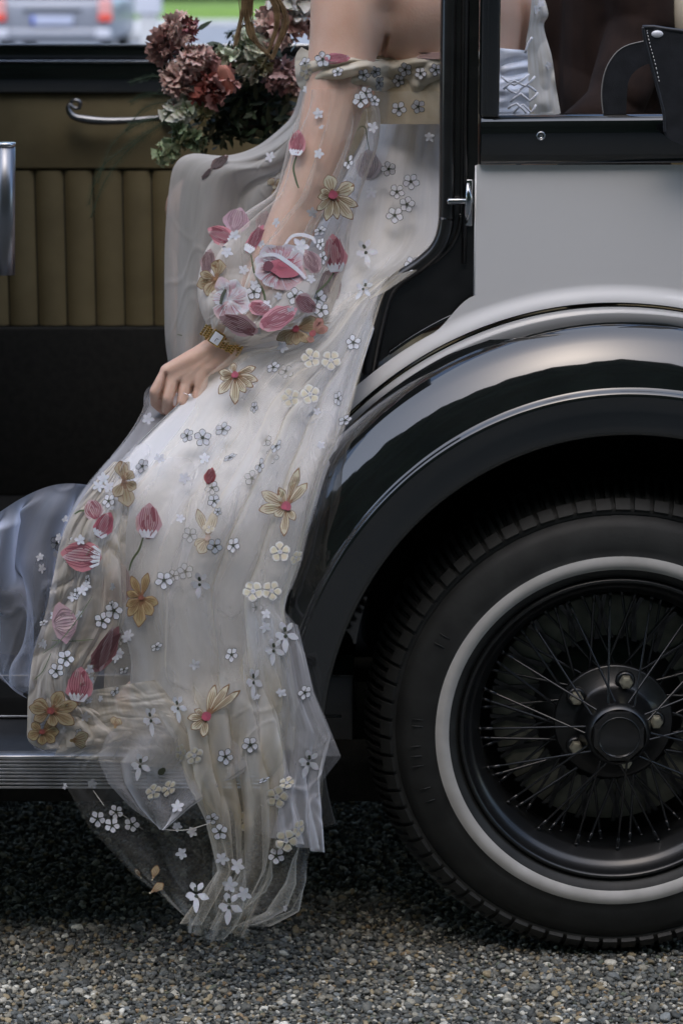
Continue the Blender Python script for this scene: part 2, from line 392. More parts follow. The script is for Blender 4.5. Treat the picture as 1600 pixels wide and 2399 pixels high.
io.inputs['Pick Instance'].default_value = True
ng.links.new(na('idx', 'INT').outputs[0], io.inputs['Instance Index']); ng.links.new(na('rot', 'FLOAT_VECTOR').outputs[0], io.inputs['Rotation']); ng.links.new(na('scl', 'FLOAT').outputs[0], io.inputs['Scale'])
ng.links.new(io.outputs[0], go.inputs[0])
gm = gr.modifiers.new('scatter', 'NODES'); gm.node_group = ng

# ------------------------------------------------------------------ parked car far behind
silver = simple('silver_car_paint', (0.22, 0.235, 0.27), 0.4, 0.2, coat=.3)
glass_d = simple('dark_glass', (0.02, 0.025, 0.03), 0.05)
plate_m = simple('number_plate_white', (0.38, 0.41, 0.52), 0.5)
blue_m = simple('plate_blue', (0.05, 0.10, 0.45), 0.5)
red_m = simple('tail_lamp_red', (0.65, 0.07, 0.04), 0.25, coat=.8)
pink_m = simple('tail_lamp_upper', (0.62, 0.30, 0.28), 0.25, coat=.8)
white_m = simple('white_plastic', (0.50, 0.51, 0.56), 0.35)
bgc = thing('parked_car', 'blurred silver parked car seen from behind through the far window', 'car')
YB = 32.0
x0, z0 = UA(-10, 50, YB)[0], 0.25; xr = UA(252, 50, YB)[0]; xm = (x0 + xr) / 2; hw = (xr - x0) / 2
o = MB().box((xm - hw * 1.02, YB + .03, .35), (xm + hw * 1.02, YB + 4.2, .98), .12)
o.box((xm - hw * .88, YB + .25, .95), (xm + hw * .88, YB + 3.0, 1.5), .15); o.build('car_body', silver, bgc)
MB().box((xm - hw * .78, YB + .2, 1.03), (xm + hw * .78, YB + .3, 1.42), .03).build('rear_window', glass_d, bgc)
MB().box((xm - hw * 1.0, YB - .12, .38), (xm + hw * 1.0, YB + .2, .56), .06).build('bumper', silver, bgc)
for s in (-1, 1):
    MB().box((xm + s * hw * .9 - .11, YB - .16, .42), (xm + s * hw * .9 + .11, YB - .08, .56), .03).build('bumper_corner_glint', white_m, bgc)  # white blocks standing in for bright reflections on the bumper corners
    q = MB().box((xm + s * hw * .93 - .10, YB - .02, .69), (xm + s * hw * .93 + .10, YB + .12, .98), .03).build('tail_lamp', pink_m, bgc)
    MB().box((xm + s * hw * .93 - .10, YB - .035, .66), (xm + s * hw * .93 + .10, YB - .018, .76), .005).build('brake_lens', red_m, q)
    wv, wf = lathe([(.0, YB), (.2, YB), (.31, YB + .02), (.32, YB + .1), (.30, YB + .2), (.0, YB + .2)], 24, (0, 0))
    for yy in (.5, 3.2):
        wh = MB(); wh.tube([(xm + s * hw * .80, YB + yy, .32), (xm + s * hw * .98, YB + yy, .32)], .32, 20); wh.build('wheel', rubber, bgc)
MB().box((xm - .30, YB - .03, .60), (xm + .30, YB + .0, .74), .01).build('number_plate', plate_m, bgc)
MB().box((xm - .30, YB - .035, .605), (xm - .25, YB - .031, .735)).build('plate_band', blue_m, bgc)
MB().box((xm - .42, YB - .0, .80), (xm + .42, YB + .04, .83), .01).build('boot_handle', glass_d, bgc)
# white utility cabinet on its plinth
ub = thing('utility_cabinet', 'white roadside cabinet beside the silver parked car', 'cabinet')
p = UA(340, 40, 41)
MB().box((p[0] - .24, 41, .58), (p[0] + .24, 41.35, 1.6), .03).build('cabinet_body', white_m, ub)
MB().box((p[0] - .16, 41.05, 0), (p[0] + .16, 41.3, .58), .02).build('plinth', kerb_m, ub)
# low white boulders / kerb blocks along the road
for i, (dx, wd) in enumerate([(300, .42), (385, .3)]):
    p = UA(dx, 68, 44)
    o = MB().ball((p[0], 44, .16), (wd, .3, .22), 14, 9).build('boulder', kerb_m)
    tag(o, ['large pale boulder at the foot of the white cabinet', 'small pale boulder right of the white cabinet'][i], 'boulder', 'pale boulders by the road')

# ================================================================== THE CAR
car = thing('vintage_car', 'black and cream vintage car with wire wheel and open rear door', 'car')
HX, HZ = 0.4005, 0.3618
# --- wheel
wheel = bpy.data.objects.new('wheel', None); link(wheel, car)
def wl(prof, n=160): return lathe(prof, n, (HX, HZ))
v, f = wl([(.224, .030), (.232, .012), (.240, .004), (.2445, .0015)]); mesh('tyre_bead', v, f, rubber, wheel)
v, f = wl([(.2445, .0015), (.250, -.0035), (.258, -.0042), (.2645, -.0012)]); mesh('whitewall', v, f, whitewall_m, wheel)
v, f = wl([(.2645, -.0012), (.2655, -.0005), (.275, -.0012), (.290, .001), (.305, .006), (.3205, .014), (.3210, .0165), (.3225, .0165), (.3232, .0148), (.334, .022), (.345, .034), (.3535, .052), (.3575, .075), (.3575, .105), (.3535, .128), (.345, .146), (.33, .160), (.29, .174), (.24, .165), (.22, .14)])
mesh('tyre', v, f, rubber, wheel)
# tread blocks: U shaped shoulder blocks, one mesh shared
NB = 76
blk = MB()
prof_b = [(.326, .0165), (.340, .0280), (.3525, .0480), (.3600, .0720), (.3620, .0800)]
def blockstrip(a0, a1, ps, lift=.0055):
    v = []; f = []
    for r, y in ps:
        for a in (a0, a1):
            for l in (-.004, lift):
                n = Vector((1, -.8 if y < .05 else -.25)).normalized()
                rr = r + l * n.x; yy = y + l * n.y
                v.append((rr * math.cos(a), yy, rr * math.sin(a)))
    m_ = len(ps)
    for i in range(m_ - 1):
        b0 = i * 4; b1 = b0 + 4
        f += [(b0 + 1, b0 + 3, b1 + 3, b1 + 1), (b0, b0 + 1, b1 + 1, b1), (b0 + 3, b0 + 2, b1 + 2, b1 + 3)]
    f += [(0, 2, 3, 1), (4 * m_ - 4, 4 * m_ - 3, 4 * m_ - 1, 4 * m_ - 2)]
    return v, f
da = 2 * math.pi / NB
blk.add(*blockstrip(-da * .42, -da * .20, prof_b)); blk.add(*blockstrip(da * .12, da * .34, prof_b)); blk.add(*blockstrip(-da * .20, da * .12, prof_b[:2] ))
blk.add(*blockstrip(-da * .08, da * .02, [prof_b[1], prof_b[2]], .002))
for k in range(3):
    blk.box((.356, .085 + .02 * k, -.010 + .002 * k), (.3625, .098 + .02 * k, .010))
b0 = blk.build('tread_block', rubber, wheel, smooth=False, loc=(HX, 0, HZ))
for k in range(NB):
    o = b0 if k == 0 else b0.copy()
    if k: COL.objects.link(o)
    o.rotation_euler = (0, -da * k, 0)
# faint raised ribs on the sidewall
for k, (a, r0) in enumerate([(176, .283), (178, .283), (184, .286), (187, .286), (190, .286), (150, .283), (153, .283), (197, .283), (201, .283)]):
    a = math.radians(a); mb = MB(); mb.tube([(HX + rr * math.cos(a), -.0005 + (rr - .283) * .12, HZ + rr * math.sin(a)) for rr in (r0, r0 + .008, r0 + .016)], .0009, 5)
    mb.build('sidewall_rib', rubber, wheel)
# --- rim (black gloss)
v, f = wl([(.2300, .022), (.2296, .012), (.2270, .0075), (.2235, .0085), (.2215, .014), (.2190, .024), (.2120, .030), (.2070, .034), (.2040, .046), (.1990, .050), (.1960, .062), (.1950, .100), (.200, .125), (.215, .14)])
mesh('rim', v, f, wheel_black, wheel)
v, f = wl([(.2300, .0225), (.2320, .018), (.2318, .014), (.2296, .012)]); mesh('rim_lip', v, f, black_paint, wheel)
# --- brake drum with pale face, back plate
v, f = wl([(.112, .122), (.174, .122), (.176, .126), (.176, .16)], 96); mesh('brake_drum', v, f, drum_metal, wheel)
rb_ = MB()
for k_, (q0_, q1_) in enumerate([(-.011, .006), (.011, -.006)]):
    rb_.add([(.110, .117, q0_ - .0042), (.110, .117, q0_ + .0042), (.178, .117, q1_ + .0030), (.178, .117, q1_ - .0030), (.110, .1215, q0_ - .0042), (.110, .1215, q0_ + .0042), (.178, .1215, q1_ + .0030), (.178, .1215, q1_ - .0030)], [(0, 1, 2, 3), (0, 4, 5, 1), (1, 5, 6, 2), (2, 6, 7, 3), (3, 7, 4, 0)])
r0_ = rb_.build('drum_rib', wheel_black, wheel, smooth=False, loc=(HX, 0, HZ))
for k in range(20):
    o = r0_ if k == 0 else r0_.copy()
    if k: COL.objects.link(o)
    o.rotation_euler = (0, -2 * math.pi * (k + .3) / 20, 0)
v, f = wl([(.0, .118), (.112, .118), (.114, .123)], 64); mesh('drum_face', v, f, jamb_black, wheel)
v, f = wl([(.170, .150), (.215, .150)], 64); mesh('back_plate', v, f, carpet, wheel)
# hub shell, flange, cap
v, f = wl([(.088, .060), (.088, .055), (.085, .052), (.060, .050), (.052, .030), (.0475, .004), (.047, -.004), (.0445, -.011), (.0405, -.0145)], 72); mesh('hub_shell', v, f, wheel_black, wheel)
hexc = MB(); hv = []
for r, y in [(.0405, -.0145), (.0385, -.019), (.030, -.0215)]:
    for k in range(8):
        a = math.radians(22.5 + 45 * k); hv.append((HX + r * math.cos(a), y, HZ + r * math.sin(a)))
hexc.add(hv, [(i * 8 + k, i * 8 + (k + 1) % 8, (i + 1) * 8 + (k + 1) % 8, (i + 1) * 8 + k) for i in range(2) for k in range(8)])
hexc.build('hub_cap_edge', jamb_black, wheel, smooth=False)
v, f = wl([(.0305, -.0212), (.0290, -.0195), (.0270, -.0185), (.0, -.018)], 48); mesh('hub_cap', v, f, jamb_black, wheel)
v, f = wl([(.0310, -.0212), (.0302, -.0228), (.0292, -.0212)], 48); mesh('hub_cap_ring', v, f, wheel_black, wheel)
# lug nuts
nut = MB()
for r, y in [(.0098, .0), (.0098, -.006), (.0082, -.010)]: pass
nv = []
for r, y in [(.0100, 0), (.0100, -.010), (.0085, -.0125), (.0050, -.0135)]:
    for k in range(6):
        a = math.pi / 3 * k; nv.append((r * math.cos(a), y, r * math.sin(a)))
nut.add(nv, [(i * 6 + k, i * 6 + (k + 1) % 6, (i + 1) * 6 + (k + 1) % 6, (i + 1) * 6 + k) for i in range(3) for k in range(6)] + [tuple(18 + k for k in range(6))])
n0 = nut.build('lug_nut', dull_metal, wheel, smooth=False)
wsh = MB(); wsh.add(*lathe([(.0145, .008), (.0145, .002), (.011, -.001), (.008, -.001)], 20)); 
w0 = wsh.build('nut_seat', wheel_black, wheel)
for k, ang in enumerate([72, 144, 216, 288, 0]):
    a = math.radians(ang + 1); px, pz = HX - .004 + .0645 * math.cos(a), HZ + .004 + .0645 * math.sin(a)
    for src, yy in ((n0, .043), (w0, .043)):
        o = src if k == 0 else src.copy()
        if k: COL.objects.link(o)
        o.location = (px, yy, pz)
    
# spokes
NS = 60
for k in range(NS):
    a1 = 2 * math.pi * (k + .5) / NS
    mb = MB()
    if k % 3 == 0:
        sgn = 1 if (k // 3) % 2 else -1
        a0 = a1 + sgn * math.radians(15); r0, y0 = .0475, .0; y1 = .052
    else:
        sgn = 1 if k % 3 == 1 else -1
        a0 = a1 + sgn * math.radians(20); r0, y0 = (.072, .075); y1 = .072 if sgn > 0 else .09
    p0 = Vector((HX + r0 * math.cos(a0), y0, HZ + r0 * math.sin(a0))); p1 = Vector((HX + .197 * math.cos(a1), y1, HZ + .197 * math.sin(a1)))
    mb.tube([p0, p0.lerp(p1, .9)], .0018 if k % 3 == 0 else .0023, 6, cap=False); mb.tube([p0.lerp(p1, .88), p1], .0027, 6)
    mb.build('spoke', spoke_black, wheel)
    q = MB(); q.ball(p1 + Vector((0, -.001, 0)), .0036, 8, 5); q.build('spoke_nipple', wheel_black, wheel)

# --- rear fender: clamshell swept round the wheel
def fr(th):  # shrink to the front
    t_ = np.clip((th - math.pi / 2) / math.radians(75), 0, 1); return 1 - .048 * t_ * t_ * (3 - 2 * t_)
prof = [(.592, .205), (.598, .196), (.6005, .180), (.6015, .150), (.6025, .115), (.6025, .080), (.6010, .056), (.5965, .035), (.5870, .0185), (.5740, .0065), (.5600, -.0045), (.5480, -.0125), (.5340, -.0195), (.5220, -.0245), (.515, -.0275), (.5105, -.0295), (.5095, -.0335), (.5060, -.0375), (.5015, -.0385), (.4980, -.0375), (.480, -.0385), (.462, -.0390), (.4505, -.0392), (.4475, -.0370), (.4480, -.0330), (.462, -.0330), (.500, -.030), (.540, -.010), (.575, .010), (.585, .06), (.588, .12), (.585, .24), (.50, .30), (.40, .30)]
v = []; f = []; a0, a1 = math.radians(-5), math.radians(197); n = 260
for i in range(n + 1):
    th = a0 + (a1 - a0) * i / n; s_ = fr(th)
    for r, y in prof:
        v.append((HX + r * s_ * math.cos(th), y, HZ + r * s_ * math.sin(th)))
M_ = len(prof)
for i in range(n):
    for k in range(M_ - 1): f.append((i * M_ + k, i * M_ + k + 1, (i + 1) * M_ + k + 1, (i + 1) * M_ + k))
mesh('rear_fender', v, f, black_paint, car)
# piping bead between fender and body
mb = MB(); mb.tube([(HX + .6045 * fr(th) * math.cos(th), .196, HZ + .6045 * fr(th) * math.sin(th)) for th in np.linspace(math.radians(10), math.radians(160), 120)], .0042, 8); mb.build('fender_piping', rubber, car)

# --- cream body: flared lip round the fender + flat panel
xj = U(1092, 500, .2).x
zw = U(1092, 378, .2).z
v = []; f = []; nt_, nr_ = 200, 26
th0, th1 = math.radians(8), math.radians(158)
corner = math.acos((xj - HX) / .64)
for i in range(nt_ + 1):
    th = th0 + (th1 - th0) * i / nt_; s_ = fr(th)
    ro = .650 if th < corner else .650 - .026 * float(sstep(corner, corner + math.radians(7), th))
    ri = .603 * s_; ro = ro * (s_ if th > corner else s_)
    for k in range(nr_ + 1):
        q = k / nr_; r = ri + (ro - ri) * q
        yy = .200 - .010 * (1 - float(sstep(.0, .75, (r / s_ - .603) / .036)))
        v.append((HX + r * math.cos(th), yy, HZ + r * math.sin(th)))
for i in range(nt_):
    for k in range(nr_):
        a = i * (nr_ + 1) + k; f.append((a, a + 1, a + nr_ + 2, a + nr_ + 1))
mesh('body_lip', v, f, cream_paint, car)
v = []; f = []; nx_, nz_ = 60, 20
for i in range(nx_ + 1):
    x = xj + (1.6 - xj) * (i / nx_) ** 1.3
    dd = .650 ** 2 - (x - HX) ** 2
    th = math.atan2(math.sqrt(max(dd, 0)), x - HX); s_ = float(fr(th))
    zb = HZ + math.sqrt(max((.650 * s_) ** 2 - (x - HX) ** 2, 0)) + .0
    for k in range(nz_ + 1):
        v.append((x, .200 + (.004 if 0 else 0), zb + (zw - zb) * k / nz_))
for i in range(nx_):
    for k in range(nz_):
        a = i * (nz_ + 1) + k; f.append((a, a + nz_ + 1, a + nz_ + 2, a + 1))
o = mesh('body_panel', v, f, cream_paint, car)
# return edge of the cream panel at the jamb
MB().box((xj - .0016, .2005, .955), (xj + .0015, .235, zw - .002)).build('panel_edge', cream_paint, car)

# --- black waist band with rounded top
x1_ = 1.6
zt = U(1200, 266, .185).z; zb = U(1100, 378, .19).z
mb = MB(); 
pr = [(.205, zb), (.193, zb), (.190, zb + .003), (.186, zb + .03), (.184, zt - .016), (.186, zt - .006), (.194, zt - .001), (.205, zt), (.245, zt - .001), (.250, zt - .01), (.250, zb)]
xs_ = [xj + .004, xj + .006, x1_]
for x in xs_:
    pass
v = []; f = []
for j, x in enumerate(xs_):
    for (y, z) in pr:
        v.append((x, y + (.004 if j == 0 else 0), z + .008 * (x - xj)))
for j in range(2):
    for k in range(len(pr) - 1): f.append((j * len(pr) + k, j * len(pr) + k + 1, (j + 1) * len(pr) + k + 1, (j + 1) * len(pr) + k))
f.append(tuple(range(len(pr))))
sharp(mesh('waist_band', v, f, black_paint, car), 60)
# snap fastener
c = U(1241, 312, .184)
o = bpy.data.objects.new('snap_fastener', None)
v, f = lathe([(.0068, 0), (.0066, -.0030), (.0052, -.0042), (.0040, -.0030), (.0036, -.0005), (0, -.0003)], 28, (c.x, c.z)); v = [(a, b_ + c.y, d) for a, b_, d in v]
mesh('snap_fastener', v, f, chrome, car)

# --- door pillar, jamb
def pathpts(pl, y, n=12):
    """smooth catmull-rom through display points"""
    P_ = [np.array(p, float) for p in pl]; out = []
    for i in range(len(P_) - 1):
        p0 = P_[max(i - 1, 0)]; p1 = P_[i]; p2 = P_[i + 1]; p3 = P_[min(i + 2, len(P_) - 1)]
        for k in range(n):
            t_ = k / n
            out.append(.5 * ((2 * p1) + (-p0 + p2) * t_ + (2 * p0 - 5 * p1 + 4 * p2 - p3) * t_ ** 2 + (-p0 + 3 * p1 - 3 * p2 + p3) * t_ ** 3))
    out.append(P_[-1]); return np.array(out)
xo = U(1011, 200, .215).x; xp = U(1099, 150, .2).x; xp2 = U(1146, 150, .2).x
edge = pathpts([(1011, 300), (1010, 450), (1006, 530), (988, 578), (950, 615), (905, 645), (878, 672), (862, 715), (845, 790), (832, 866)], 0)
E3 = [U(a, b_, .215) for a, b_ in edge]
E3 = [Vector((xo, .215, 2.0))] + [Vector((min(p.x, xo + .002) if i < 14 else p.x, p.y, p.z)) for i, p in enumerate(E3)]
low = pathpts([(832, 866), (880, 823), (960, 770), (1040, 728), (1085, 703), (1093, 690)], 0, 6)
L3 = [U(a, b_, .215) for a, b_ in low][1:]
poly = [(p.x, p.z) for p in E3] + [(p.x, p.z) for p in L3] + [(xj + .0, 2.0)]
mb = MB(); mb.prism(poly, .212, .262); sharp(mb.build('door_jamb', jamb_black, car), 30)
# raised roll along the opening
mb = MB(); mb.tube([Vector((p.x + .010, .210, p.z + (.006 if i > 20 else 0))) for i, p in enumerate(E3)], .0115, 12); mb.build('door_seal', jamb_black, car)
mb = MB(); mb.tube([Vector((p.x + .032, .211, p.z + (.012 if i > 20 else 0))) for i, p in enumerate(E3[:70])], .0035, 8); mb.build('jamb_groove_bead', jamb_black, car)
mb = MB(); mb.tube([Vector((xp - .018, .209, 2.0)), Vector((xp - .018, .209, 1.02))], .004, 8); mb.build('jamb_bead', jamb_black, car)
# bright bead near the foot of the jamb
mb = MB(); mb.tube([U(a, b_, .203) for a, b_ in pathpts([(893, 811), (950, 775), (1020, 733), (1080, 706), (1088, 701)], 0, 8)], [.001] + [.0028] * 30 + [.0032, .002], 8) if False else None
q = [U(a, b_, .203) for a, b_ in pathpts([(893, 811), (950, 772), (1020, 733), (1080, 708), (1086, 705)], 0, 8)]
mb = MB(); mb.tube(q, .0030, 8); mb.build('jamb_foot_bead', black_paint, car)
# outer post above the waist band
mb = MB(); mb.box((xp + .0015, .186, zt - .004), (xp2, .262, 2.0), .006); mb.build('window_post', black_paint, car)
mb = MB(); mb.box((xp + .010, .1815, zt + .006), (xp + .0125, .1865, 2.0), .0008); mb.build('post_bead', black_paint, car)
# striker
mb = MB(); mb.box(U(1062, 520, .206)[:], (U(1084, 520, .206).x, .212, U(1084, 412, .206).z), .002)
mb.build('striker_plate', chrome, car)
q = U(1062, 515, .205); r_ = U(1080, 412, .205)
mb = MB(); mb.tube([U(1084, 463, .2), U(1060, 462, .196), U(1030, 463, .196), U(1026, 464, .196)], [.004, .0045, .005, .003], 10, flat=.8)
mb.tube([U(1073, 420, .2), U(1076, 455, .198), U(1072, 490, .2), U(1070, 512, .203)], [.003, .006, .005, .002], 8)
mb.build('door_striker', chrome, car)

# --- shell: sill, floor, roof, rear, far side, under body
MB().box((-1.6, .150, .30), (.02, .262, .405), .004).build('sill', jamb_black, car)
MB().box((-1.6, .262, .36), (1.6, 1.46, .40)).build('floor', carpet, car)
MB().box((-1.5, .16, .20), (1.5, 1.40, .30)).build('chassis', carpet, car)
MB().box((-1.6, .16, 1.93), (-.62, 1.56, 1.97), .01).build('roof', leather_black, car)
MB().box((-1.6, .262, .40), (-1.57, 1.46, 1.93)).build('front_bulkhead', carpet, car)
MB().box((1.45, .262, .40), (1.5, 1.46, 1.93)).build('rear_panel', leather_black, car)
# wheel tub inside body behind fender
MB().box((.03, .302, .40), (1.2, .60, .80), .02).build('wheel_tub', carpet, car)
# running board
yb0, yb1 = -.030, .150
zbt = .3370
MB().box((-1.6, yb0 + .004, zbt - .020), (-.08, yb1, zbt - .002), .001).build('running_board', simple('ribbed_rubber_mat', (0.016, 0.018, 0.020), 0.5, c2=(.022, .024, .027), cs=50), car)
nr = 8; zt_, zb_ = .3385, .2890
cap_ = MB(); cap_.box((-1.6, yb0 - .004, zt_ - .006), (-.075, yb0 + .020, zt_), .002); cap_.build('edge_cap', alu, car)
MB().box((-1.6, yb0 - .001, zb_), (-.075, yb0 + .010, zt_ - .005)).build('edge_backing', alu, car)
for k in range(nr):
    zz = zt_ - .0095 - k * (.0445 / nr)
    mb = MB(); mb.tube([(-1.6, yb0 - .0015, zz), (-.075, yb0 - .0015, zz)], .0022, 8, flat=1.3); mb.build('edge_rib', alu, car)
mb = MB(); mb.tube([(-1.6, .149, .3395), (.0, .149, .3395)], .0022, 6); mb.build('board_trim', alu, car)
# far door: window frame ledge, leather, flutes, handle
YD = 1.45
def zd(dy, y=YD): return U(0, dy, y).z
MB().box((-1.57, YD - .012, zd(214)), (1.45, YD + .06, zd(142)), .004).build('window_ledge', black_paint, car)
MB().box((-1.57, YD + .02, zd(142) - .001), (1.45, YD + .06, zd(104, YD + .02)), .003).build('window_rail', black_paint, car)
for (yy, dy) in ((YD - .014, 142), (YD + .018, 104)):  # highlights along the two ledge steps, made as bright tubes
    mb = MB(); mb.tube([(-1.57, yy, zd(dy, yy)), (1.45, yy, zd(dy, yy))], .0032, 6); mb.build('ledge_highlight', chrome, car)
MB().box((-1.57, YD - .002, zd(388)), (1.45, YD + .05, zd(215)), .004).build('door_card', leather_tan, car)
MB().box((-1.57, YD + .006, zd(392)), (1.45, YD + .05, zd(389)), 0).build('card_seam', carpet, car)
fw = .0578; x = U(82, 500, YD).x - 9 * fw
for k in range(24):
    mb = MB(); v = []; f = []
    za, zb2 = zd(747), zd(392)
    for i in range(9):
        q = i / 8; v += [(x + .0015 + (fw - .003) * q, YD + .008 - .010 * math.sin(math.pi * q) ** .6, za), (x + .0015 + (fw - .003) * q, YD + .008 - .010 * math.sin(math.pi * q) ** .6, zb2)]
    for i in range(8): f.append((2 * i, 2 * i + 2, 2 * i + 3, 2 * i + 1))
    mesh('flute', v, f, leather_tan, car); x += fw
MB().box((-1.57, YD + .010, .40), (1.45, YD + .06, zd(392))).build('door_backing', carpet, car)
MB().box((-1.57, YD - .02, .40), (1.45, YD + .008, zd(750)), .004).build('kick_panel', carpet, car)
MB().box((-1.6, YD + .02, 1.75), (1.6, YD + .06, 1.93)).build('window_header', black_paint, car)
for xx in (-1.55, 1.0):
    MB().box((xx, YD + .02, 1.25), (xx + .08, YD + .06, 1.76)).build('far_window_post', black_paint, car)
MB().box((.22, YD - .03, 1.20), (1.45, YD + .06, 1.95), .01).build('quarter_trim', leather_black, car)
# interior door handle
mb = MB(); ys = YD - .035
hp = pathpts([(162, 236), (172, 230), (184, 234), (184, 246), (172, 248), (160, 240), (158, 252), (172, 268), (210, 276), (260, 278), (320, 275), (390, 268)], 0, 5)
mb.tube([U(a, b_, ys) for a, b_ in hp], [.0035] * 28 + list(np.linspace(.0045, .0085, 12)) + list(np.linspace(.0085, .005, len(hp) - 40)), 10)
dh = mb.build('door_handle', simple('dull_chrome', (0.24, 0.25, 0.27), 0.28, 1.0), car)  # handle chrome darker and rougher than the other chrome
q = U(386, 268, ys); MB().ball((q.x, YD - .01, q.z), (.018, .016, .018), 14, 8).build('handle_boss', chrome, car)
# seat cushion and back (rear bench)
MB().box((.02, .62, .40), (1.0, 1.40, .80), .04).build('seat_cushion', leather_tan, car)
MB().box((.95, .32, .75), (1.2, 1.40, 1.28), .05).build('seat_back', leather_tan, car)
MB().ball(U(1596, 50, .80), (.058, .07, .075), 20, 14).build('headrest', leather_cream, car)
# open front door edge, far left
q0 = U(14, 334, .06); q1 = U(14, 630, .06)
mb = MB(); mb.tube([q1, q1.lerp(q0, .5), q0], .0135, 20); mb.build('door_edge_rail', simple('satin_metal', (0.20, 0.21, 0.23), 0.3, .9), car)
mb = MB(); mb.tube([q0 + Vector((0, 0, -.001)), q0 + Vector((0, 0, .004))], [.0142, .0142], 20); mb.build('rail_cap', chrome, car)
# hood stay: leather cover, strap
lc = pathpts([(1474, 62), (1478, 90), (1488, 130), (1500, 175), (1512, 220), (1522, 262), (1524, 300), (1534, 318), (1568, 332), (1660, 345)], 0, 5)
top_ = [(1660, 78), (1600, 72), (1568, 72), (1530, 66), (1500, 62)]
pl2 = [U(a, b_, .150) for a, b_ in list(lc) + top_]
sharp(MB().prism([(p.x, p.z) for p in pl2], .146, .158).build('hood_cover', leather_black, car), 30)
mb = MB(); mb.tube([U(a + 1, b_, .146) for a, b_ in lc[:32]], .0022, 8); mb.build('cover_binding', leather_black, car)
mb = MB(); mb.tube([U(1474, 62, .147), U(1500, 62, .147), U(1530, 67, .147), U(1568, 72, .147), U(1660, 79, .147)], .0028, 8); mb.build('cover_top_binding', leather_black, car)
st = pathpts([(1484, 70), (1492, 105), (1503, 145), (1513, 190)], 0, 10)
for k in range(0, len(st) - 2, 2):
    mb = MB(); mb.tube([U(st[k][0], st[k][1], .1452), U(st[k + 1][0], st[k + 1][1], .1452)], .0006, 4); mb.build('stitch', thread_white, car)
c = U(1508, 78, .1455); MB().ball(c, (.0085, .0028, .0052), 18, 8).build('rivet', simple('white_metal', (0.75, 0.76, 0.8), .35, .2), car)
outc = pathpts([(1384, 262), (1380, 220), (1384, 180), (1395, 148), (1415, 120), (1440, 104), (1480, 94)], 0, 8)
inc = pathpts([(1436, 262), (1438, 225), (1441, 190), (1452, 168), (1470, 154), (1486, 147), (1496, 145)], 0, 8)
pl3 = [U(a, b_, .20) for a, b_ in list(outc) + list(inc[::-1])]
sharp(MB().prism([(p.x, p.z) for p in pl3], .198, .204).build('window_strap', leather_black, car), 30)
mb = MB(); mb.tube([U(a, b_, .198) for a, b_ in outc], .0010, 6); mb.build('strap_piping', simple('grey_piping', (.22, .21, .20), .6), car)

# window glass of far side omitted by the photograph (rolled down)

# ================================================================== BODIES
def remesh(name, caps, mat, parent, voxel=.0026, smooth=6, fac=.5):
    mb = MB()
    for c_ in caps:
        if c_[0] == 'c':
            _, p0, p1, r0, r1 = c_; p0 = Vector(p0); p1 = Vector(p1)
            d = (p1 - p0); n_ = 10
            pts_ = [p0 + d * (i / n_) for i in range(n_ + 1)]; rr = [r0 + (r1 - r0) * i / n_ for i in range(n_ + 1)]
            mb.tube(pts_, rr, 20); mb.ball(p0, r0 * .999, 20, 14); mb.ball(p1, r1 * .999, 20, 14)
        else:
            _, p0, r0, rot = c_; mb.ball(p0, r0, 28, 20, rot=rot)
    tmp = mb.build(name + '_tmp', mat)
    md = tmp.modifiers.new('r', 'REMESH'); md.mode = 'VOXEL'; md.voxel_size = voxel; md.adaptivity = 0
    sm = tmp.modifiers.new('s', 'SMOOTH'); sm.factor = fac; sm.iterations = smooth
    bpy.context.view_layer.update()
    dg = bpy.context.evaluated_depsgraph_get(); me = bpy.data.meshes.new_from_object(tmp.evaluated_get(dg))
    bpy.data.objects.remove(tmp)
    me.polygons.foreach_set('use_smooth', [True] * len(me.polygons)); me.materials.clear(); me.materials.append(mat)
    me.name = name; o = bpy.data.objects.new(name, me); return link(o, parent)

bride = thing('person', 'bride in floral embroidered off-shoulder tulle gown seated sideways in the car doorway', 'person')
caps = []
def cap(a, b_, r0, r1): caps.append(('c', U(*a), U(*b_), r0, r1))
# upper torso / back
cap((1052, 30, .445), (1045, -150, .45), .108, .080)
cap((1052, 40, .485), (1045, 300, .55), .112, .095)
cap((1045, 300, .55), (1030, 560, .57), .095, .115)
cap((820, -10, .355), (950, 0, .40), .060, .066); cap((840, 40, .36), (950, 50, .41), .050, .064)
cap((960, -60, .40), (1080, -90, .46), .060, .070); cap((955, 30, .388), (1060, 10, .42), .066, .09); cap((960, 110, .405), (1060, 120, .43), .060, .09)
cap((1090, 10, .53), (1110, 120, .53), .095, .085)
# near arm
ARM = [((800, -70, .36), .060), ((792, 60, .335), .0575), ((775, 200, .315), .0485), ((742, 330, .29), .0405), ((700, 440, .27), .0375), ((660, 540, .255), .0370), ((615, 630, .235), .0335), ((562, 720, .20), .0270), ((520, 782, .172), .0235)]
for (a, ra), (b_, rb) in zip(ARM[:-1], ARM[1:]): cap(a, b_, ra, rb)
cap((880, -60, .40), (800, -70, .36), .062, .060)
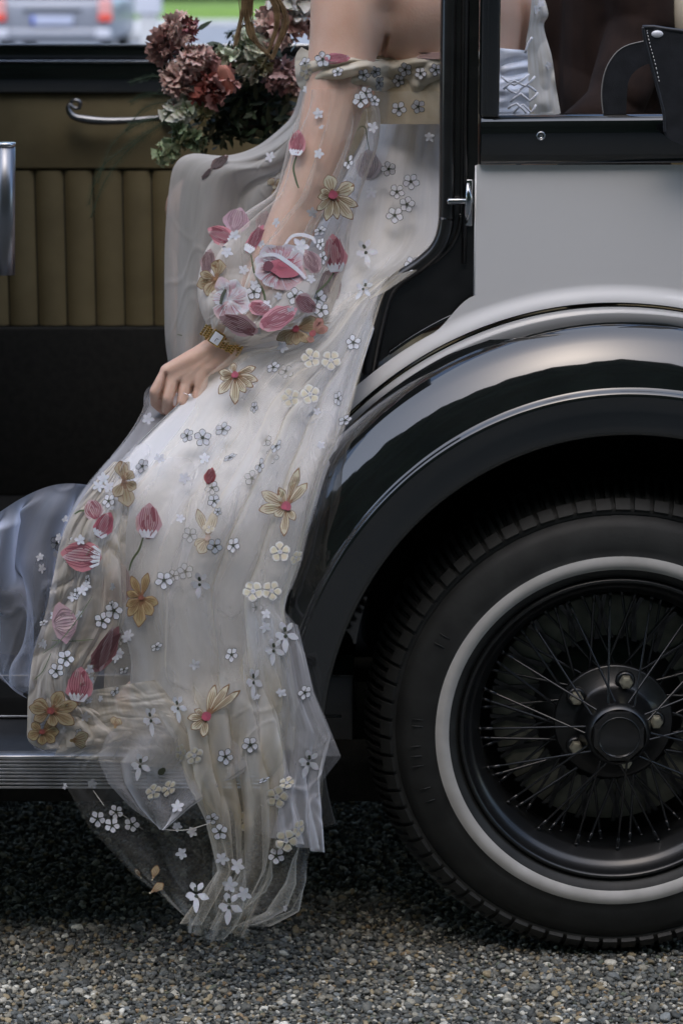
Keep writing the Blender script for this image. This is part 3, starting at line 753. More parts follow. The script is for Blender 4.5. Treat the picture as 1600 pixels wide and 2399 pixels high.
# hand
HD = .150
W_ = (512, 790, HD + .012)
cap((520, 782, .172), W_, .0235, .0205); cap((528, 800, .168), (505, 812, HD + .010), .020, .0185)
mcp = [(384, 852), (403, 864), (429, 874), (460, 888)]
for i, (mx_, my_) in enumerate(mcp):
    cap((500 + i * 4, 792 + 9 * i, HD + .008), (445 + i * 5, 822 + 9 * i, HD + .002), .0165, .0135)
    cap((445 + i * 5, 822 + 9 * i, HD + .002), (mx_, my_, HD - .002), .0140, .0108)
cap((480, 820, HD + .006), (420, 850, HD + .004), .017, .013)
pip = [(356, 898), (386, 912), (420, 922), (452, 926)]; dip = [(357, 926), (384, 940), (413, 943), (440, 948)]; tip = [(376, 943), (398, 953), (422, 950), (444, 960)]
rad = [.0080, .0088, .0086, .0076]
for i in range(4):
    cap((*mcp[i], HD - .002), (*pip[i], HD - .009), .0096, rad[i]); cap((*pip[i], HD - .007), (*dip[i], HD + .010), rad[i], rad[i] * .92); cap((*dip[i], HD + .010), (*tip[i], HD + .026), rad[i] * .92, rad[i] * .8)
cap((500, 830, HD + .02), (474, 888, HD + .028), .015, .011); cap((474, 888, HD + .028), (440, 930, HD + .036), .011, .009)
# far arm
cap((1090, -60, .60), (900, 170, .72), .05, .04); cap((900, 170, .72), (740, 250, .76), .036, .026)
cap((740, 250, .76), (700, 260, .77), .024, .02)
for k in range(4): cap((700, 255 + 8 * k, .76), (668 + 5 * k, 262 + 12 * k, .75), .009, .008)
# legs
cap((990, 590, .46), (760, 700, .40), .115, .085); cap((760, 700, .40), (500, 900, .30), .08, .055); cap((500, 900, .30), (400, 1250, .20), .052, .045); cap((400, 1250, .20), (370, 1560, .10), .042, .032)
cap((370, 1560, .10), (300, 1612, .07), .030, .024)
cap((980, 560, .62), (700, 560, .68), .10, .08); cap((700, 560, .68), (455, 480, .70), .075, .055); cap((455, 480, .70), (440, 1000, .66), .05, .04); cap((440, 1000, .66), (430, 1350, .62), .04, .03)
# neck and head, turned to the left of the frame
cap((1030, -120, .47), (1010, -260, .46), .055, .05)
caps.append(('e', U(995, -390, .45), (.078, .075, .105), None)); cap((950, -330, .44), (940, -350, .44), .03, .03)
cap((905, -372, .445), (912, -392, .445), .012, .008)
body = remesh('body', caps, skin, bride, .0021, 7)
# hollow of the elbow and the crease between arm and back by pushing vertices in
me = body.data; co = np.empty(len(me.vertices) * 3); me.vertices.foreach_get('co', co); co = co.reshape(-1, 3)
ed = np.empty(len(me.edges) * 2, np.int64); me.edges.foreach_get('vertices', ed); ed = ed.reshape(-1, 2)
sel = co[:, 2] > U(0, 150, .4).z; idm = np.full(len(co), -1); ids = np.nonzero(sel)[0]; idm[ids] = np.arange(len(ids))
es = ed[sel[ed[:, 0]] & sel[ed[:, 1]]]; e0, e1 = idm[es[:, 0]], idm[es[:, 1]]; cs_ = co[ids].copy()
cnt = np.bincount(e0, minlength=len(ids)) + np.bincount(e1, minlength=len(ids)); wt_ = sstep(U(0, 150, .4).z, U(0, 95, .4).z, cs_[:, 2])[:, None]
for it in range(420):
    av = np.stack([np.bincount(e0, cs_[e1, a], len(ids)) + np.bincount(e1, cs_[e0, a], len(ids)) for a in range(3)], 1) / np.maximum(cnt, 1)[:, None]
    cs_ += (av - cs_) * .8 * wt_
co[ids] = cs_
def dent(p, q, rad_, depth):
    p = np.array(p); q = np.array(q); d = q - p; L2 = (d ** 2).sum()
    xz = co[:, [0, 2]]; p2 = p[[0, 2]]; d2 = d[[0, 2]]
    t_ = np.clip(((xz - p2) @ d2) / (d2 @ d2), 0, 1); dist = np.linalg.norm(xz - (p2 + t_[:, None] * d2), axis=1)
    msk = co[:, 1] < max(p[1], q[1]); co[msk, 1] += (depth * np.exp(-(dist / rad_) ** 2))[msk]
dent(U(872, 132, .45), U(884, 80, .45), .0035, .022); dent(U(872, 132, .45), U(884, 30, .45), .020, .008)
for a, b_ in (((383, 856), (366, 932)), ((411, 876), (398, 944)), ((443, 886), (431, 934))): dent(U(*a, HD - .004), U(*b_, HD - .004), .0022, .0075)
for a, b_ in (((505, 800), (400, 862)), ((505, 806), (424, 878))): dent(U(*a, HD), U(*b_, HD), .0035, .0008)
dent(U(735, 430, .40), U(712, 460, .40), .014, .006)
me.vertices.foreach_set('co', co.ravel()); me.update()
# nails
# hair: head mass and hanging strands
hm = MB(); hm.ball(U(1020, -420, .47), (.095, .090, .115), 24, 16); hm.ball(U(1065, -360, .50), (.06, .06, .06), 20, 12)
hm.build('hair', hair_m, bride)
def strand(pl, y0, y1, wdt, n_=9, seed=0):
    n_ = int(n_ * 2.2)
    r3 = random.Random(seed); mb = MB(); base = pathpts(pl, 0, 8)
    for s_ in range(n_):
        ox, oy = r3.uniform(-1, 1) * wdt, r3.uniform(-1, 1) * wdt; fz = r3.uniform(0, 6)
        pts_ = []
        for i, (a, b_) in enumerate(base):
            q = i / (len(base) - 1); spread = 1 - .55 * abs(2 * q - 1)
            spread = .5 + .5 * math.sin(math.pi * min(q * 1.1, 1)) if s_ % 3 else .4
            pts_.append(U(a + ox * spread + 3 * math.sin(q * 7 + fz), b_ , y0 + (y1 - y0) * q + oy * .0006 * spread))
        mb.tube(pts_, [.00075] * (len(pts_) - 6) + [.0007, .0006, .0005, .0004, .0003, .0002], 4)
    return mb.build('hair_strand', hair_m, bride)
strand([(700, -260), (600, -120), (572, -20), (568, 40), (578, 85), (605, 112), (626, 138)], .47, .44, 7, 12, 1)
strand([(690, -260), (590, -120), (560, -20), (556, 30), (548, 70), (540, 108)], .47, .44, 5, 8, 2)
strand([(720, -260), (660, -120), (630, -30), (648, 20), (655, 55), (640, 100), (624, 136)], .47, .44, 7, 12, 3)
strand([(710, -260), (640, -120), (622, -20), (634, 20), (634, 60), (622, 100), (612, 128)], .46, .44, 5, 7, 4)
strand([(700, -260), (600, -120), (578, -10), (576, 50), (592, 100), (618, 128)], .465, .44, 3, 6, 5)

# ================================================================== THE GOWN
def resamp(pl, n_, smooth=True):
    P_ = pathpts(pl, 0, 10) if smooth else np.array(pl, float)
    s_ = np.r_[0, np.cumsum(np.linalg.norm(np.diff(P_, axis=0), axis=1))]; t_ = np.linspace(0, s_[-1], n_)
    return np.stack([np.interp(t_, s_, P_[:, 0]), np.interp(t_, s_, P_[:, 1])], 1)
def sheet(name, left, right, depth, mat, parent, nx=120, ny=160, fold=None, lat=None, dens=1.0, bottom=None, smooth=True, top=None):
    A = resamp(left, ny, smooth); B = resamp(right, ny, smooth)
    u = np.linspace(0, 1, nx)[None, :]; v_ = np.linspace(0, 1, ny)[:, None]
    X = A[:, :1] * (1 - u) + B[:, :1] * u; Y = A[:, 1:] * (1 - u) + B[:, 1:] * u
    if bottom is not None:
        bu, bo = zip(*bottom); Y = Y + np.interp(u, bu, bo) * v_ ** 3
    if top is not None:
        bu, bo = zip(*top); Y = Y + np.interp(u, bu, bo) * (1 - v_) ** 3
    uu, vv = np.broadcast_arrays(u, v_)
    if lat is not None:
        dx_, dy_ = lat(uu, vv, X, Y); X = X + dx_; Y = Y + dy_
    D = depth(X, Y, uu, vv)
    if fold is not None: D = D + fold(uu, vv, X, Y)
    P_ = UA(X, Y, D).reshape(-1, 3)
    i = np.arange(ny - 1)[:, None] * nx + np.arange(nx - 1)[None, :]
    F_ = np.stack([i, i + nx, i + nx + 1, i + 1], -1).reshape(-1, 4)
    o = mesh(name, P_, F_, mat, parent, uv=np.stack([uu.ravel(), 1 - vv.ravel()], 1))
    d_ = dens(uu, vv, X, Y) if callable(dens) else np.full(uu.shape, dens)
    a_ = o.data.attributes.new('dens', 'FLOAT', 'POINT'); a_.data.foreach_set('value', np.broadcast_to(d_, uu.shape).ravel().astype(np.float32))
    return o
def pleat(n, amp, dep, seed, edge=.06, v0=0.0, v1=.15, irr=.5, flat=0):
    """irregular folds that overlap sideways; returns lat and fold functions"""
    def ph(u, v): return 2 * np.pi * (n * (u + irr * .7 * vn(u * 2.6 + seed, v * 1.6, seed)) + .9 * vn(v * 1.7, u * 2, seed + 1))
    def am(u, v): return (2.6 * np.clip(vn(u * n * .6, v * 2.0, seed + 2) + .28, 0, 1)) * sstep(0, edge, u) * sstep(0, edge, 1 - u) * sstep(v0 - .001, v0 + v1, v)
    def lat(u, v, X, Y): return amp * am(u, v) * (sstep(flat, flat + .25, u) if flat else 1) * np.sin(ph(u, v)) , 0 * u
    def fold(u, v, X, Y): return -dep * am(u, v) * np.cos(ph(u, v))
    return lat, fold
def crease(n, m, amp, seed):
    """thin irregular crease lines, running in many directions"""
    def f_(u, v, X, Y):
        a = X / 95. + .9 * vn(Y / 130., X / 150., seed) ; b = Y / 190. + .9 * vn(X / 120., Y / 170., seed + 1)
        c1 = np.exp(-(vn(a * n + b * .8, b * m - a * .7, seed + 2) / .045) ** 2); c2 = np.exp(-(vn(a * n * 1.7 - b, b * m * 1.5 + a, seed + 3) / .05) ** 2)
        k_ = np.clip(vn(a * .8, b * .9, seed + 4) + .45, 0, 1)
        return -amp * (c1 + .6 * c2) * k_
    return f_
def multi(*fs): return lambda u, v, X, Y: sum(f_(u, v, X, Y) for f_ in fs)
def both(f1, f2): return lambda u, v, X, Y: f1(u, v, X, Y) + f2(u, v, X, Y)
BY = [0, 200, 280, 400, 520, 600, 650, 750, 850, 950, 1050, 1150, 1250, 1400, 1550, 1700, 2200]
BD = [.40, .40, .38, .34, .28, .22, .18, .135, .100, .060, .005, -.042, -.068, -.085, -.100, -.110, -.122]
_gy = np.arange(-400, 2800, 5.0); _gd = np.interp(_gy, BY, BD); _kr = np.exp(-(np.arange(-60, 61) * 5.0 / 95) ** 2); _kr /= _kr.sum()
_gd = np.convolve(np.pad(_gd, 60, mode='edge'), _kr, mode='valid')
def base(X, Y): return np.interp(Y, _gy, _gd)
def bulge(u, k): return k * (2 * u - 1) ** 2

gown = MB().box(U(1000, 560, .55) - Vector((.03, .02, .02)), U(1000, 560, .55) + Vector((.03, .02, .02)), .01).build('gown_lining', satin, bride)
bpy.data.objects.remove(gown)

# satin lining of the skirt (front and back: a closed tube)
def lin_fold(u, v, X, Y):
    amp = .006 + .012 * sstep(.2, .9, v)
    return amp * vn(u * 6 + .8 * vn(u * 2, v * 3, 3), v * 2.2, 1) * 2 + amp * .5 * vn(u * 14, v * 4, 2)
LL = [(858, 268), (800, 380), (740, 500), (660, 590), (560, 680), (500, 790), (455, 880), (350, 985), (262, 1080), (215, 1200), (205, 1300), (260, 1400), (300, 1500), (300, 1600), (325, 1700), (370, 1800), (420, 1880)]
LR = [(1030, 268), (1030, 380), (1028, 500), (1000, 590), (905, 655), (868, 730), (828, 850), (792, 960), (740, 1080), (708, 1200), (680, 1300), (655, 1390), (645, 1480), (640, 1580), (625, 1690), (610, 1800), (590, 1880)]
lining = sheet('gown_lining', LL, LR, lambda X, Y, u, v: base(X, Y) + .035 + bulge(u, .03), satin, bride, 140, 220, lin_fold, dens=lambda u, v, X, Y: 1 - .95 * sstep(1560, 1840, Y + 60 * vn(u * 7, 1, 5)))
sheet('gown_lining_back', LL, LR, lambda X, Y, u, v: base(X, Y) + .065 + .10 * np.sqrt(np.clip(1 - (2 * u - 1) ** 2, 0, 1)) * (1 - .6 * v), satin, bride, 40, 60, dens=lambda u, v, X, Y: 1 - .97 * sstep(1500, 1760, Y))

# far part of the skirt, lying over the far knee
def far_fold(u, v, X, Y):
    return .020 * vn(u * 5 + 1.2 * vn(u * 2, v * 2, 8), v * 1.6 + .5, 7) + .018 * ridge(u * 6 + 2 * vn(u, v * 2, 10), v * 1.2, 9)
PF = pleat(4, 20, .02, 24, edge=.2)
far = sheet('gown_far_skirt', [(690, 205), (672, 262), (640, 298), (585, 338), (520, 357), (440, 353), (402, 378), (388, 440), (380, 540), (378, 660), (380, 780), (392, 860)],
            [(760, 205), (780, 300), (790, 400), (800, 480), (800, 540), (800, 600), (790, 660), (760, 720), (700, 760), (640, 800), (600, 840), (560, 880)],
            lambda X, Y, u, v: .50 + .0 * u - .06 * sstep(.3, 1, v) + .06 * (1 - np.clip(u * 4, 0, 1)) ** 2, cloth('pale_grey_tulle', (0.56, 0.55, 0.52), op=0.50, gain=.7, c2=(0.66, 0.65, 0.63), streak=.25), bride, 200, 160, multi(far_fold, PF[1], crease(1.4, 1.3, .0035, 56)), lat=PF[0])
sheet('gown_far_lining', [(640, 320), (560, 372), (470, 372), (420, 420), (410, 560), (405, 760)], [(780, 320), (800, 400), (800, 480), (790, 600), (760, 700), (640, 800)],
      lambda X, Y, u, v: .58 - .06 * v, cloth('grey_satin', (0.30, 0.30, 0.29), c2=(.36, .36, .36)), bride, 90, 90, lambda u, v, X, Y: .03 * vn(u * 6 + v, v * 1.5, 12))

# outer tulle, whole skirt
def out_fold(u, v, X, Y):
    a = .006 + .014 * sstep(.1, .8, v)
    return a * (1.6 * vn(u * 7 + 1.0 * vn(u * 2, v * 3, 20), v * 2.4, 21)) + a * .9 * ridge(u * 9 + 1.3 * vn(u * 2, v * 3, 22), v * 1.6, 23) + .0015 * vn(u * 40, v * 6, 24)
def out_dens(u, v, X, Y):
    return 1 + .5 * vn(u * 5, v * 3, 30) + .5 * sstep(.16, .0, u) * sstep(.35, .6, v)
OL = [(886, 636), (832, 662), (782, 694), (737, 738), (690, 772), (630, 794), (552, 805), (505, 838), (466, 878), (441, 945), (385, 1020), (300, 1120), (240, 1200), (215, 1300), (220, 1400), (240, 1500), (240, 1600), (260, 1690), (300, 1740)]
OR = [(893, 634), (888, 660), (872, 700), (838, 820), (802, 955), (790, 985), (745, 1082), (726, 1150), (703, 1230), (688, 1300), (668, 1350), (655, 1390), (662, 1450), (672, 1540), (690, 1640), (690, 1720)]
PO = pleat(4.5, 12, .010, 2, v0=.02, v1=.3)
outer = sheet('gown_skirt', OL, OR, lambda X, Y, u, v: base(X, Y) + bulge(u, .012), tulle, bride, 300, 260, multi(out_fold, PO[1], crease(1.1, 1.0, .004, 40)), lat=PO[0], dens=out_dens)
# a second, wider layer behind it, reaching further to both sides
def out2_fold(u, v, X, Y):
    return .012 * vn(u * 9 + vn(u * 2, v * 3, 40), v * 2.5, 41) * 1.6 + .012 * ridge(u * 11 + 1.2 * vn(u * 3, v * 2, 42), v * 1.8, 43)
PO2 = pleat(5, 15, .012, 6, v0=.05, v1=.3)
outer2 = sheet('gown_skirt_underlayer', [(560, 690), (470, 830), (345, 885), (328, 940), (300, 990), (262, 1040), (202, 1110), (165, 1170), (140, 1240), (122, 1330), (104, 1420), (80, 1490), (68, 1580), (64, 1660), (78, 1715), (115, 1728)],
               [(880, 665), (860, 740), (832, 830), (798, 960), (785, 1010), (752, 1080), (730, 1150), (708, 1225), (692, 1290), (675, 1340), (652, 1395), (682, 1440), (700, 1530), (722, 1600), (750, 1655), (783, 1736)],
               lambda X, Y, u, v: base(X, Y) + .020 + bulge(u, .01) - .0 * v + .12 * (sstep(.50, .22, u) * sstep(.45, .25, v)), tulle_white, bride, 320, 260, multi(out2_fold, PO2[1], crease(1.3, 1.1, .004, 44)), lat=PO2[0],
               dens=lambda u, v, X, Y: 1 + .6 * vn(u * 6, v * 3, 44))
# dense beige fold at the left edge, heavy with flowers, gathered at the board
def crumple(u, v, X, Y):
    return .010 * ridge(u * 4 + 2.5 * vn(u * 3, v * 4, 50), v * 8 + 4 * vn(u * 3, v * 3, 51), 52) + .006 * vn(u * 6, v * 12, 53) + .008 * ridge(u * 7 + 3 * vn(v * 4, u * 3, 13), v * 16 + 5 * u + 3 * vn(u * 4, v * 5, 14), 54)
PC = pleat(3, 4, .003, 9)
cuff = sheet('gown_gathered_edge', [(262, 1060), (215, 1110), (170, 1175), (142, 1240), (122, 1330), (102, 1420), (78, 1500), (66, 1590), (64, 1650), (66, 1700), (100, 1722)],
             [(300, 1060), (300, 1140), (290, 1230), (290, 1330), (285, 1430), (240, 1520), (215, 1580), (230, 1620), (290, 1650), (330, 1676), (300, 1700)],
             lambda X, Y, u, v: base(X, Y) - .004 + bulge(u, .02) , tulle_olive, bride, 120, 220, multi(crumple, PC[1], crease(2.0, 2.0, .003, 42)), lat=PC[0])
# soft folds pooled on the board
def pool_fold(u, v, X, Y): return .004 * ridge(u * 3 + 2 * vn(v * 3, u * 2, 9), v * 11 + 5 * vn(u * 3, v * 2, 60), 61) + .002 * ridge(u * 6, v * 20 + 6 * vn(u * 5, v * 2, 60), 31)
pool = sheet('gown_pool', [(180, 1590), (170, 1640), (150, 1690), (130, 1725), (125, 1735)], [(360, 1560), (420, 1640), (470, 1700), (500, 1740), (480, 1775)],
             lambda X, Y, u, v: base(X, Y) + .004 + 0 * u, cloth('pooled_tulle', (0.60, 0.54, 0.42), op=0.30, gain=.8, c2=(0.78, 0.75, 0.68), streak=.3, power=1.5), bride, 140, 90, pool_fold)
# lower panels hanging over the board
def hang(a, n1, s_, k=1.0):
    def f_(u, v, X, Y):
        return a * (vn(u * n1 + vn(u * 2, v * 2, s_), v * 1.6, s_ + 1) * 1.6 + ridge(u * (n1 + 2) + vn(u * 2, v * 2, s_ + 2), v * 1.3, s_ + 3)) * (.4 + .6 * v)
    return f_
PP1 = pleat(2, 9, .008, 12)
p1 = sheet('gown_hem_petal', [(330, 1590), (245, 1690), (226, 1745), (250, 1800), (302, 1855), (370, 1903)], [(560, 1590), (625, 1690), (600, 1750), (520, 1800), (440, 1852), (377, 1906)],
           lambda X, Y, u, v: base(X, Y) - .012, tulle_white, bride, 120, 120, multi(hang(.008, 4, 0), PP1[1], crease(1.2, 1.2, .0035, 48)), lat=PP1[0], dens=lambda u, v, X, Y: 1.25 * sstep(.0, .35, v), smooth=False)
PP2 = pleat(5.5, 18, .014, 15, flat=.3)
p2 = sheet('gown_hem_train', [(330, 1660), (250, 1715), (160, 1760), (150, 1800), (205, 1900), (262, 1960), (310, 2012), (372, 2058), (428, 2108), (430, 2140)],
           [(650, 1380), (640, 1500), (690, 1620), (735, 1720), (742, 1800), (736, 1880), (708, 1975), (704, 2030), (672, 2098), (600, 2132)],
           lambda X, Y, u, v: base(X, Y) + .006, tulle_sheer, bride, 360, 200, multi(hang(.012, 6, 10), PP2[1], crease(1.3, 1.2, .004, 50)), lat=PP2[0], dens=lambda u, v, X, Y: (.50 + .9 * sstep(.40, .65, u) * sstep(1.1, .4, v)) * sstep(0, .25, v) , smooth=False,
           bottom=[(0, 0), (.15, 8), (.35, 24), (.48, 20), (.60, -50), (.68, -66), (.76, -16), (.88, -4), (1, -10)])
PP3 = pleat(4, 13, .012, 18)
p3 = sheet('gown_hem_side', [(560, 1340), (540, 1480), (540, 1600), (570, 1700), (590, 1780), (600, 1850), (600, 1915)],
           [(652, 1392), (700, 1500), (720, 1590), (760, 1690), (735, 1790), (733, 1880), (745, 1958)],
           lambda X, Y, u, v: base(X, Y) - .014, tulle_white, bride, 160, 180, multi(hang(.014, 6, 20), PP3[1], crease(1.3, 1.2, .004, 52)), lat=PP3[0], dens=lambda u, v, X, Y: 1.5 * sstep(0, .2, v) * sstep(0, .3, u + .35 * vn(v * 5, 1, 3)), smooth=False)
PP4 = pleat(5.5, 15, .014, 21)
p4 = sheet('gown_hem_centre', [(330, 1600), (400, 1700), (430, 1800), (470, 1880), (500, 2000), (430, 2120)], [(640, 1420), (650, 1600), (645, 1750), (640, 1850), (625, 2000), (560, 2150)],
           lambda X, Y, u, v: base(X, Y) - .006, tulle, bride, 300, 180, multi(hang(.016, 7, 30), PP4[1], crease(1.3, 1.2, .004, 54)), lat=PP4[0], dens=lambda u, v, X, Y: (2.1 - 1.6 * sstep(.35, .80, v)) * sstep(0, .2, v), smooth=False)
p5 = sheet('gown_side_point', [(672, 1430), (690, 1540), (700, 1640), (700, 1740), (700, 1780)], [(684, 1435), (722, 1590), (750, 1655), (783, 1738), (735, 1800)],
           lambda X, Y, u, v: base(X, Y) + .012, tulle_white, bride, 60, 100, hang(.006, 2, 33), dens=.8, smooth=False)
# pale puff of tulle over the board at the far left
PPF = pleat(3, 22, .03, 33, edge=.15)
puff = sheet('gown_train_puff', [(-60, 1225), (-64, 1300), (-62, 1400), (-40, 1500), (0, 1556), (62, 1602)], [(215, 1115), (170, 1200), (140, 1300), (120, 1400), (85, 1490), (70, 1590)],
             lambda X, Y, u, v: .0 + .05 * u + .0 * v, cloth('blue_white_tulle', (0.66, 0.72, 0.86), op=0.24, gain=.9, c2=(0.76, 0.80, 0.92), streak=.08), bride, 120, 120,
             lambda u, v, X, Y: .016 * vn(u * 2 + 1, v * 3, 36) + .018 * ridge(u * 1.5 + v, v * 2.6 + u, 37) + crease(.9, 1.0, .014, 46)(u, v, X, Y) + PPF[1](u, v, X, Y), lat=lambda u, v, X, Y: (PPF[0](u, v, X, Y)[0] + 14 * np.sin(9 * v + 3 * u) * u * (1 - u) * 4, -46 * np.sin(np.pi * u) * (1 - v) ** 2 + 22 * np.sin(14 * v + 5 * u + 1) * u * (1 - u) * 4 * sstep(0, .2, v)), dens=lambda u, v, X, Y: .45 + .9 * sstep(.75, .1, v))
# bodice and torso
body_d = lambda X, Y, u, v: .338 + .13 * (1 - np.sqrt(np.clip(1 - ((X - 1050) / 235) ** 2, 0.02, 1)))
bod = sheet('bodice', [(862, 128), (862, 180), (858, 230), (850, 285)], [(1140, 122), (1140, 160), (1200, 220), (1240, 285)], body_d, nude, bride, 120, 60, lambda u, v, X, Y: .004 * vn(u * 20, v * 3, 38))
sk_t = sheet('bodice_tulle', [(846, 210), (846, 330), (820, 450), (790, 580), (730, 740)], [(1040, 210), (1040, 330), (1036, 450), (1030, 560), (885, 670)],
             lambda X, Y, u, v: np.minimum(base(X, Y), .328) - .004, tulle, bride, 120, 140, lambda u, v, X, Y: .008 * vn(u * 8 + v, v * 2, 39) + .006 * ridge(u * 6 + 2 * vn(u, v * 2, 40), v * 1.5, 41), dens=.9)
# off-shoulder band: twisted round the arm and across the back
def band_fold(u, v, X, Y): return .013 * ridge(u * 5 + 1.2 * v, v * 3.2 + 1.5 * vn(u * 6, v, 45) + u * 1.5, 46) + .006 * vn(u * 22, v * 8, 47)
def band_d(X, Y, u, v):
    arm = .262 + .075 * np.clip(np.abs((X - 785) / 108), 0, 1) ** 2.2
    tor = .328 + .13 * (1 - np.sqrt(np.clip(1 - ((X - 1050) / 240) ** 2, .02, 1)))
    k_ = sstep(840, 920, X); d_ = arm * (1 - k_) + tor * k_
    return d_ + .02 * (2 * v - 1) ** 2
band = sheet('shoulder_band', [(692, 108), (680, 125), (677, 150), (682, 190), (700, 215)], [(1136, 112), (1136, 124), (1136, 138), (1136, 155), (1136, 172)], band_d, tulle_band, bride, 260, 60, band_fold,
             top=[(0, 0), (.06, 14), (.4, 26), (.56, 14), (.72, 5), (1, 0)], bottom=[(0, 0), (.06, 4), (.35, 8), (.5, 24), (.7, 26), (1, 10)])
# satin corset panel and lacing seen through the rear window
cor = sheet('corset_panel', [(1120, 108), (1120, 160), (1120, 290)], [(1210, 116), (1212, 180), (1216, 290)], lambda X, Y, u, v: .325 + .03 * u ** 2, cloth('bright_satin', (0.78, 0.80, 0.88), c2=(0.82, 0.84, 0.90), gloss=.12, trans=.1), bride, 80, 80,
            lambda u, v, X, Y: .009 * ridge(u * 1.5, v * 6 + .8 * u, 48) + .005 * vn(u * 3, v * 14 + u, 49))
lm = simple('white_ribbon', (0.78, 0.80, 0.88), 0.4)
for k, pl in enumerate([[(1155, 205), (1180, 185), (1205, 198), (1228, 175)], [(1160, 200), (1185, 215), (1205, 195), (1230, 210)], [(1170, 235), (1195, 215), (1215, 232), (1235, 212)], [(1175, 262), (1200, 240), (1218, 258), (1230, 240)], [(1150, 175), (1180, 195), (1215, 170)], [(1205, 122), (1212, 100), (1222, 85)], [(1165, 250), (1185, 238), (1210, 262)]]):
    mb = MB(); mb.tube([U(a, b_, .305 + .004 * (k % 2)) for a, b_ in pathpts(pl, 0, 2)], .0020, 6, flat=.5); mb.build('lacing', lm, bride)
lace_m = cloth('cream_lace', (0.62, 0.58, 0.50), c2=(0.74, 0.71, 0.66), trans=.2)
cape = sheet('far_sleeve', [(1222, -30), (1216, 40), (1206, 110), (1208, 200), (1208, 290)], [(1240, -30), (1258, 30), (1248, 62), (1266, 130), (1276, 200), (1292, 290)], lambda X, Y, u, v: .40 + .09 * u, lace_m, bride, 60, 120,
             lambda u, v, X, Y: .012 * ridge(u * 2 + v, v * 6, 50) + .008 * vn(u * 4, v * 12, 51))
# near sleeve: a closed sheer tube round the arm, puffed at the forearm
SL = [(700, 205), (686, 260), (664, 320), (650, 380), (630, 440), (575, 480), (520, 520), (478, 565), (460, 615), (454, 665), (460, 710), (476, 748), (484, 768)]
SR = [(850, 205), (872, 260), (868, 330), (848, 390), (830, 440), (812, 500), (802, 545), (800, 590), (785, 640), (772, 690), (752, 735), (700, 765), (560, 800)]
def arm_axis(Y): return np.interp(Y, [0, 200, 330, 440, 540, 630, 720, 800], [.335, .315, .29, .27, .255, .235, .20, .165])
def sl_fold(u, v, X, Y):
    k_ = sstep(.45, .8, v)
    long_ = .006 * ridge(u * 5 + 1.0 * vn(u * 2, v * 2, 52), v * 2, 53) + .005 * vn(u * 9, v * 3, 54)
    puff_ = .008 * ridge(u * 4 + 2 * vn(u * 3, v * 4, 55), v * 8 + 2 * vn(u * 4, v * 2, 56), 57) + .006 * vn(u * 7, v * 12, 58)
    return long_ * (1 - k_) + puff_ * k_
def sl_d(X, Y, u, v): return arm_axis(Y) - (.052 + .030 * sstep(.45, .75, v) - .045 * sstep(.86, 1, v)) * np.sqrt(np.clip(1 - (2 * u - 1) ** 2, 0, 1))
PS = pleat(4, 14, .006, 27, edge=.12)
sleeve = sheet('sleeve', SL, SR, sl_d, sleeve_m, bride, 240, 240, multi(sl_fold, PS[1], crease(1.8, 1.8, .004, 58)), lat=PS[0], dens=lambda u, v, X, Y: .9 + 1.6 * sstep(.48, .75, v))
sheet('sleeve_back', SL, SR, lambda X, Y, u, v: arm_axis(Y) + .05 * np.sqrt(np.clip(1 - (2 * u - 1) ** 2, 0, 1)) + .003, sleeve_m, bride, 60, 100, sl_fold)
cuffm = cloth('cuff_tulle', (0.30, 0.24, 0.12), op=.7, gain=.4, c2=(.45, .36, .22), streak=.3)
cuf = sheet('sleeve_cuff', [(478, 745), (472, 762), (470, 780)], [(760, 740), (690, 790), (560, 808)], lambda X, Y, u, v: .150 + .03 * u + .0 * v, cuffm, bride, 120, 30, lambda u, v, X, Y: .008 * ridge(u * 14, v * 2, 59) + .004 * vn(u * 30, v * 3, 60))

# ------------------------------------------------------------------ embroidered flowers
dg = bpy.context.evaluated_depsgraph_get()
def tree(objs):
    V = []; F = []; own = []
    for o in objs:
        n0 = len(V); V += [v_.co.copy() for v_ in o.data.vertices]
        for p in o.data.polygons: F.append([n0 + i for i in p.vertices]); own.append(o)
    return BVHTree.FromPolygons(V, F), own
front_objs = [outer, outer2, cuff, pool, p1, p2, p3, p4, p5, puff, sk_t, band, cape, sleeve, far, cuf, bod]
TR, OWN = tree(front_objs)
TL, OWNL = tree([lining, outer2, far, bod, p2])
CAM = Vector((0, CAMY, CAMZ))
def shoot(dx, dy, tr=TR):
    d = (U(dx, dy, 1.0) - CAM).normalized(); h = tr.ray_cast(CAM, d)
    return d, h
WH = (.74, .75, .80); DK = (.035, .045, .02); LINE = (.07, .075, .06); YE = (.74, .68, .52); YD2 = (.66, .58, .40); PK = (.56, .24, .27); PKD = (.32, .07, .10); PKL = (.68, .50, .51); MAG = (.42, .07, .12); MAU = (.34, .22, .24); GR = (.08, .11, .035); BRN = (.30, .16, .07); LILAC = (.5, .42, .46)
rs = random.Random(3)
